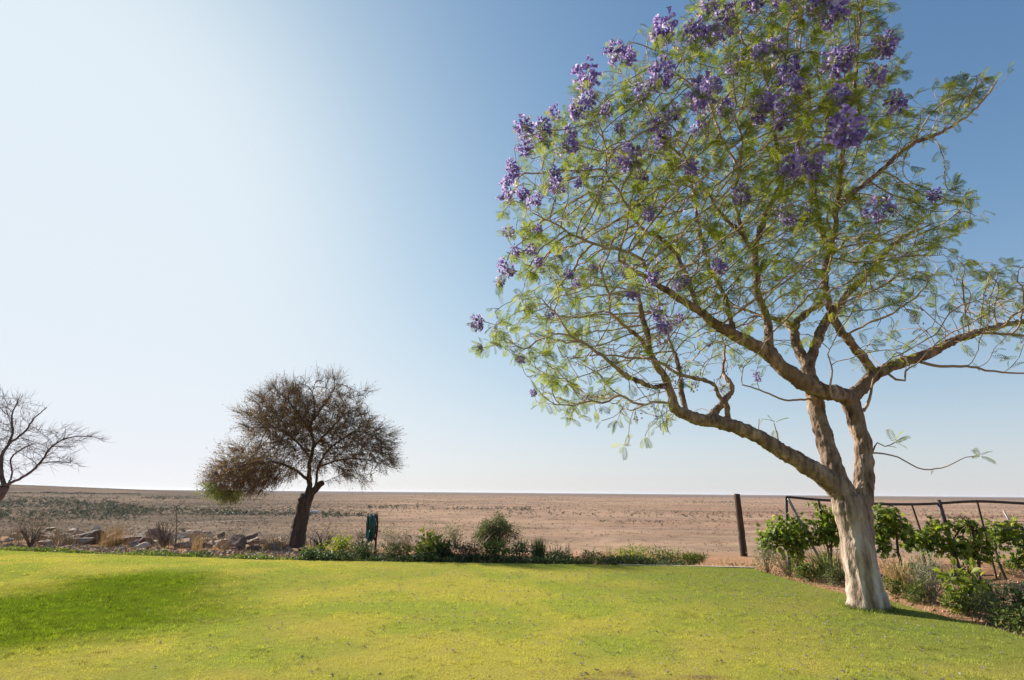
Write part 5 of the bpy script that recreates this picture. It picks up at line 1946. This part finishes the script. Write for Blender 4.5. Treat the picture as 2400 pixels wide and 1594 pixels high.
def vine(label, clumps, foot, Y, n, seed, own=60, size=0.125):
    rng = np.random.default_rng(700 + seed)
    b = at(foot[0], foot[1], Y)
    b[2] = float(gz(b[0], b[1]))
    root = empty('grape_vine', tuple(b), label, 'vine', G_VINE)
    C = [at(x, y, Y + dy) for x, y, r, dy in clumps]
    rad = [r / FPX * Y * 1.05 for x, y, r, dy in clumps]
    a = Acc()
    crown = min(C, key=lambda q: np.linalg.norm(q[:2] - b[:2]))
    mid = (b + crown) / 2 + np.array([rng.uniform(-.1, .1), rng.uniform(-.1, .1), 0])
    sp = spline(np.array([b - np.array([0, 0, 0.04]), mid, crown]), 0.08)
    tube(a, sp + rng.normal(0, 0.006, sp.shape), np.linspace(0.034, 0.022, len(sp)), 7)
    a.build('stem', M['vine_wood'], root, smooth=True)
    a = Acc()
    for q, r in zip(C, rad):
        for _ in range(3):
            e = q + rng.normal(0, 0.5, 3) * r
            m_ = (crown + e) / 2 + np.array([0, 0, 0.1])
            s2 = spline(np.array([crown, m_, e]), 0.12)
            tube(a, s2, np.linspace(0.012, 0.004, len(s2)), 4, cap=False)
    a.build('canes', M['vine_wood'], root)
    wts = np.array(rad) ** 2
    k = rng.choice(len(C), n, p=wts / wts.sum())
    C, rad = np.array(C), np.array(rad)
    d = rand_dirs(n, rng)
    P = C[k] + d * (rng.random(n) ** 0.45)[:, None] * rad[k][:, None] * np.array([1.0, 0.8, 0.9]) + rng.normal(0, 0.05, (n, 3))
    P[:, 2] = np.maximum(P[:, 2], gz(P[:, 0], P[:, 1]) + 0.08)
    dd = norm(d * 0.6 + rng.normal(0, 0.5, (n, 3)) + np.array([0, 0, -0.35]))
    U = d * 0.7 + rng.normal(0, 0.35, (n, 3)) + np.array([0, 0, 0.55])
    R = frames(dd, U)
    S = size * rng.uniform(0.6, 1.3, n)
    rn = np.clip(0.45 + 0.27 * rng.normal(size=n) + 0.12 * d[:, 2], 0, 1)
    o_ = np.argsort(np.linalg.norm(P - EYE, axis=1))
    fo = Acc()
    scatter(fo, GRAPE[0], GRAPE[1], P[o_[own:]], R[o_[own:]], S[o_[own:]], rn[o_[own:]])
    tag(fo.build('foliage', M['vine_leaf'], root), kind='stuff')
    for i in o_[:own]:
        o = link('leaf', VPROTO[min(4, int(rn[i] * 5))], root)
        o.matrix_local = Matrix.Translation(Vector(P[i] - b)) @ Matrix(R[i].tolist()).to_4x4() @ Matrix.Scale(float(S[i]), 4)


VPROTO = []
for _j in range(5):
    _a = Acc()
    scatter(_a, GRAPE[0], GRAPE[1], np.zeros((1, 3)), np.eye(3)[None], np.ones(1), [0.1 + 0.2 * _j])
    VPROTO.append(_a.mesh('leaf', M['vine_leaf']))
vine('rounded bright green grape vine at the corner post, left of the grey brace', [(1800, 1258, 24, 0.0), (1835, 1240, 34, 0.0), (1870, 1235, 30, 0.1), (1880, 1265, 26, 0.1), (1845, 1270, 30, -0.1), (1795, 1280, 18, -0.1), (1868, 1290, 18, 0)], (1862, 1330), 13.5, 700, 1)
vine('grape vine climbing to the top rail just left of the jacaranda trunk', [(1930, 1232, 26, 0), (1958, 1215, 24, 0), (1925, 1200, 15, 0.1), (1915, 1178, 8, 0.1), (1950, 1250, 26, 0), (1985, 1245, 24, 0), (1925, 1262, 18, 0)], (1952, 1326), 13.4, 520, 2)
vine('grape vine directly right of the jacaranda trunk', [(2060, 1205, 22, 0), (2085, 1205, 22, 0), (2070, 1235, 28, 0), (2100, 1230, 26, 0), (2065, 1270, 24, 0), (2120, 1250, 22, 0.1), (2080, 1290, 16, 0), (2140, 1270, 18, 0.1)], (2116, 1336), 12.6, 560, 3)
vine('low arching grape vine left of the thick leaning post', [(2165, 1262, 22, 0), (2190, 1250, 22, 0), (2170, 1280, 20, 0), (2205, 1275, 24, 0), (2215, 1235, 16, 0), (2190, 1225, 10, 0.1)], (2176, 1338), 12.8, 400, 4)
vine('dense grape vine right of the thick leaning post', [(2245, 1228, 12, 0), (2270, 1226, 14, 0), (2235, 1285, 24, 0), (2265, 1282, 26, 0), (2295, 1265, 26, 0), (2285, 1240, 16, 0), (2310, 1290, 22, 0), (2280, 1300, 20, 0)], (2292, 1340), 12.7, 480, 5)
vine('grape vine at the far right under the bare brace', [(2330, 1240, 22, 0.2), (2355, 1250, 26, 0.2), (2385, 1245, 26, 0.2), (2340, 1270, 24, 0.2), (2400, 1265, 26, 0.2), (2430, 1250, 28, 0.2), (2460, 1270, 24, 0.2)], (2352, 1330), 12.8, 480, 6)
vine('small drooping grape vine low at the right edge of the plot', [(2395, 1300, 20, 0.4), (2430, 1305, 22, 0.4), (2380, 1318, 12, 0.4)], (2410, 1338), 12.6, 150, 7, own=20)


# --- plants of the bed in front of the vines, from the corner to the right edge
S_('shrub', 'grey-green thin-leaved shrub at the lawn corner under the first vine', 'shrub', 1800, 1345, 60, 60, ('NARROW', 0.09), 'grey_leaf', 500, 16, seed=60, up=0.8)
S_('shrub', 'dry brown-stemmed shrub in front of the corner vine', 'shrub', 1848, 1352, 70, 58, ('NARROW', 0.07), 'olive_leaf', 420, 30, seed=61, up=0.7, low=0.2, stem='grey_twig')
S_('shrub', 'small yellow-green leafy plant beneath the corner vine', 'shrub', 1868, 1332, 44, 30, ('LEAF', 0.09), 'lime_leaf', 200, 8, seed=62)
T_('strap_leaf_plant', 'cream and green strap-leaved plant left of the jacaranda foot', 'plant', 1940, 1352, 84, 72, 190, 'variegated', 0.026, 1.0, seed=63)
S_('shrub', 'low green bush at the bed edge left of the strap-leaved plant', 'shrub', 1888, 1360, 64, 34, ('LEAF', 0.075), 'mid_leaf', 420, 14, seed=64)
S_('shrub', 'low dull green mat between the strap-leaved plant and the trunk', 'shrub', 1968, 1374, 60, 28, ('SMALL', 0.055), 'olive_leaf', 700, 14, seed=65)
T_('grass_clump', 'tall arching straw coloured clump right of the jacaranda foot', 'grass clump', 2112, 1388, 64, 78, 260, 'straw', 0.011, 0.7, seed=66)
S_('shrub', 'small dark green plant at the foot of the straw clump', 'shrub', 2098, 1400, 34, 34, ('LEAF', 0.06), 'mid_leaf', 220, 8, seed=67)
S_('silver_shrub', 'silvery grey wiry shrub in the bed beyond the shadow of the trunk', 'shrub', 2186, 1412, 84, 92, ('NARROW', 0.075), 'grey_leaf', 850, 46, seed=68, up=0.7, low=0.1, stem='grey_twig')
S_('shrub', 'green cushion between the straw clump and the silvery shrub', 'shrub', 2152, 1412, 64, 46, ('NARROW', 0.085), 'mid_leaf', 700, 14, seed=69, up=0.8)
S_('broad_leaf_plant', 'lime green plant with large leaves beside the silvery shrub', 'plant', 2266, 1436, 74, 82, ('LEAF', 0.15), 'lime_leaf', 150, 12, seed=70, own=70, low=0.25, up=0.1)
S_('shrub', 'dark green leafy base under the lime green plant', 'shrub', 2262, 1440, 70, 36, ('LEAF', 0.07), 'mid_leaf', 420, 14, seed=71)
T_('grass_clump', 'grey-green tall grass behind the lime green plant', 'grass clump', 2312, 1420, 60, 60, 260, 'olive_leaf', 0.010, 0.6, seed=72)
S_('shrub', 'large dark bush at the right edge of the bed', 'shrub', 2384, 1446, 96, 58, ('LEAF', 0.07), 'dark_leaf', 520, 26, seed=73, own=40)
S_('shrub', 'low olive twiggy bush in front of the large dark bush', 'shrub', 2330, 1466, 76, 52, ('NARROW', 0.075), 'olive_leaf', 700, 26, seed=74, stem='grey_twig')
S_('shrub', 'dark low bush lowest at the right edge of the bed', 'shrub', 2396, 1490, 78, 46, ('SMALL', 0.055), 'mid_leaf', 800, 22, seed=75)
S_('shrub', 'flat dark green creeper on the soil below the vines', 'shrub', 2160, 1345, 100, 18, ('LEAF', 0.06), 'dark_leaf', 500, 14, seed=76)
S_('shrub', 'small green weed at the foot of the thick leaning post', 'shrub', 2268, 1362, 44, 26, ('LEAF', 0.07), 'dark_leaf', 260, 8, seed=77)
S_('shrub', 'green weed on the red soil near the right edge', 'shrub', 2372, 1346, 70, 26, ('LEAF', 0.06), 'mid_leaf', 360, 12, seed=78)


def black_hose():
    a = Acc()
    p = [onground(2040, 1312), onground(2060, 1318), onground(2085, 1332), onground(2105, 1336), onground(2128, 1345), onground(2200, 1352), onground(2330, 1352)]
    p = np.array(p)
    p[:, 2] = gz(p[:, 0], p[:, 1]) + np.array([0.25, 0.17, 0.06, 0.03, 0.03, 0.03, 0.03])
    tube(a, spline(p, 0.12), 0.013, 6)
    o = a.build_top('irrigation_pipe', M['hose_black'], tuple(p[0]), smooth=True)
    tag(o, 'black irrigation pipe looping down onto the soil right of the jacaranda', 'pipe')


black_hose()


def bed_litter():
    rng = np.random.default_rng(44)
    n = 5200
    y = rng.uniform(6.6, 14.5, n)
    x = x_bed(np.clip(y, 6.5, 14)) - 0.06 + 1.5 * rng.random(n) ** 1.4
    ok = rng.random(n) < 0.15 + 1.2 * (fbm(x * 1.3, y * 1.3, 19, 3) - 0.3)
    x, y = x[ok], y[ok]
    a = Acc()
    blades(a, np.stack([x, y, gz(x, y)], -1), 0.14, 0.12, 0.007, 0.9, rng)
    tag(a.build_top('dry_grass', M['straw']), kind='stuff')


bed_litter()

# ------------------------------------------------------------------ scrub on the slope and the plain
def far_scrub():
    rng = np.random.default_rng(77)

    def clumps(name, X, Y, size, leaves, mat, flat=0.55):
        n = len(X)
        k = leaves
        Z = gz(X, Y)
        d = rand_dirs(n * k, rng)
        r = np.repeat(size, k)
        c = np.repeat(np.stack([X, Y, Z], -1), k, 0)
        P = c + d * (rng.random(n * k) ** 0.5 * r * 0.5)[:, None] * np.array([1, 1, flat]) + np.stack([0 * r, 0 * r, r * 0.5 * flat], -1)
        a = Acc()
        scatter(a, SMALL[0], SMALL[1], P, frames(rand_dirs(n * k, rng), rand_dirs(n * k, rng)), r * rng.uniform(0.25, 0.5, n * k), np.clip(np.repeat(rng.random(n), k) + rng.normal(0, 0.15, n * k), 0, 1))
        tag(a.build_top(name, M[mat]), kind='stuff')
    # brow of the slope: knee high dead scrub
    n = 1500
    y = rng.uniform(19, 48, n)
    x = rng.uniform(-1.05, 0.95, n) * (y + 4)
    ok = (rng.random(n) < 0.35 + 0.9 * (fbm(x * 0.25, y * 0.25, 5, 3) - 0.3)) & ~((x > 2.0) & (y < 40)) & (y - y_edge(x) > 4)
    x, y = x[ok], y[ok]
    k = 26
    a = Acc()
    B = np.repeat(np.stack([x, y, gz(x, y) - 0.05], -1), k, 0) + np.c_[rng.normal(0, 0.16, (len(x) * k, 2)), np.zeros(len(x) * k)]
    hh = np.repeat(rng.uniform(0.35, 1.0, len(x)), k)
    blades(a, B, hh, 0.6, 0.016, 0.9, rng)
    tag(a.build_top('slope_scrub', M['dry_stalk']), kind='stuff')
    # bushes scattered over the plain
    n = 42000
    y = 330 * (20) ** rng.random(n)
    x = rng.uniform(-1.0, 0.95, n) * y
    den = fbm(np.log(y) * 7, x / y * 3, 7, 4)
    ok = rng.random(n) < 0.16 + 1.7 * np.clip(den - 0.42, 0, 1) + 0.7 * sstep(-0.1, -0.6, x / y) * sstep(4500, 1200, y)
    clumps('plain_scrub', x[ok], y[ok], rng.uniform(0.8, 2.6, ok.sum()) * np.clip(y[ok] / 600, 0.9, 2.6), 9, 'far_leaf')
    # belts of greener trees along the watercourse
    X, Y = [], []
    for (a0, b0), (a1, b1), wd, num in (((250, 1194), (560, 1204), 9, 800), ((520, 1202), (860, 1210), 7, 560), ((-60, 1205), (330, 1200), 16, 1300), ((330, 1168), (520, 1166), 4, 400), ((-60, 1172), (280, 1180), 14, 1300), ((-60, 1146), (330, 1158), 4, 700), ((950, 1162), (2450, 1173), 2.5, 900), ((1150, 1205), (2450, 1218), 3.0, 260), ((860, 1190), (1300, 1196), 4.0, 200), ((1180, 1170), (1330, 1172), 2.0, 60), ((1400, 1222), (1560, 1226), 2.5, 36), ((900, 1186), (1010, 1190), 3, 40), ((1600, 1176), (1730, 1178), 1.5, 50)):
        for _ in range(num):
            t = rng.random()
            px_ = a0 + (a1 - a0) * t
            py_ = b0 + (b1 - b0) * t + rng.normal(0, wd * 0.55)
            py_ = max(py_, 1157 + 0.004 * px_)
            if rng.random() > 0.25 + 1.5 * (float(fbm(np.array([px_ / 38.0]), np.array([py_ / 9.0]), 201, 3)[0]) - 0.3):
                continue
            q = onground(px_, py_)
            if 200 < q[1] < 14000:
                X.append(q[0])
                Y.append(q[1])
    X, Y = np.array(X), np.array(Y)
    clumps('tree_belt', X, Y, rng.uniform(3.0, 7.5, len(X)) * np.clip(Y / 1200, 0.8, 1.5), 16, 'far_green', 0.75)


far_scrub()


def far_shed():
    q = onground(738, 1203)
    root = empty('farm_shed', tuple(q), 'tiny pale farm building on the plain right of the acacia trunk', 'building')
    s = q[1] / FPX
    w, h, d = 15 * s, 7 * s, 8 * s
    import bmesh
    for nm, z0, z1, sc in (('wall', 0, h * 0.65, 1.0),):
        V = np.array([(x, y, z) for z in (z0 - 1, z1) for x, y in ((-w / 2, -d / 2), (w / 2, -d / 2), (w / 2, d / 2), (-w / 2, d / 2))])
        Acc().add(V + q, [(0, 1, 5, 4), (1, 2, 6, 5), (2, 3, 7, 6), (3, 0, 4, 7)]).build(nm, M['shed'], root)
    z1 = h * 0.65 + 0.02
    V = np.array([(-w * .53, -d * .55, z1), (w * .53, -d * .55, z1), (w * .53, d * .55, z1), (-w * .53, d * .55, z1), (-w * .53, 0, h), (w * .53, 0, h)])
    a = Acc().add(V + q, [(0, 1, 5, 4), (2, 3, 4, 5)])
    a.Fc += [np.array([(0, 4, 3), (1, 2, 5)])]
    a.build('roof', M['shed'], root)


far_shed()


# ------------------------------------------------------------------ the air over the plain
def haze():
    V = np.array([(x, y, z) for z in (-60.0, 75.0) for x, y in ((-96000, -300), (96000, -300), (96000, 76000), (-96000, 76000))], float)
    Fq = [(3, 2, 1, 0), (4, 5, 6, 7), (0, 1, 5, 4), (1, 2, 6, 5), (2, 3, 7, 6), (3, 0, 4, 7)]
    mt = bpy.data.materials.new('haze')
    mt.use_nodes = True
    nt = mt.node_tree
    nt.nodes.remove(nt.nodes['Principled BSDF'])
    v = nt.nodes.new('ShaderNodeVolumePrincipled')
    v.inputs['Color'].default_value = (0.80, 0.84, 0.93, 1)
    v.inputs['Density'].default_value = 8e-6
    v.inputs['Anisotropy'].default_value = 0.2
    nt.links.new(v.outputs[0], nt.nodes['Material Output'].inputs['Volume'])
    o = Acc().add(V, Fq).build_top('haze', mt)
    tag(o, kind='stuff')


haze()
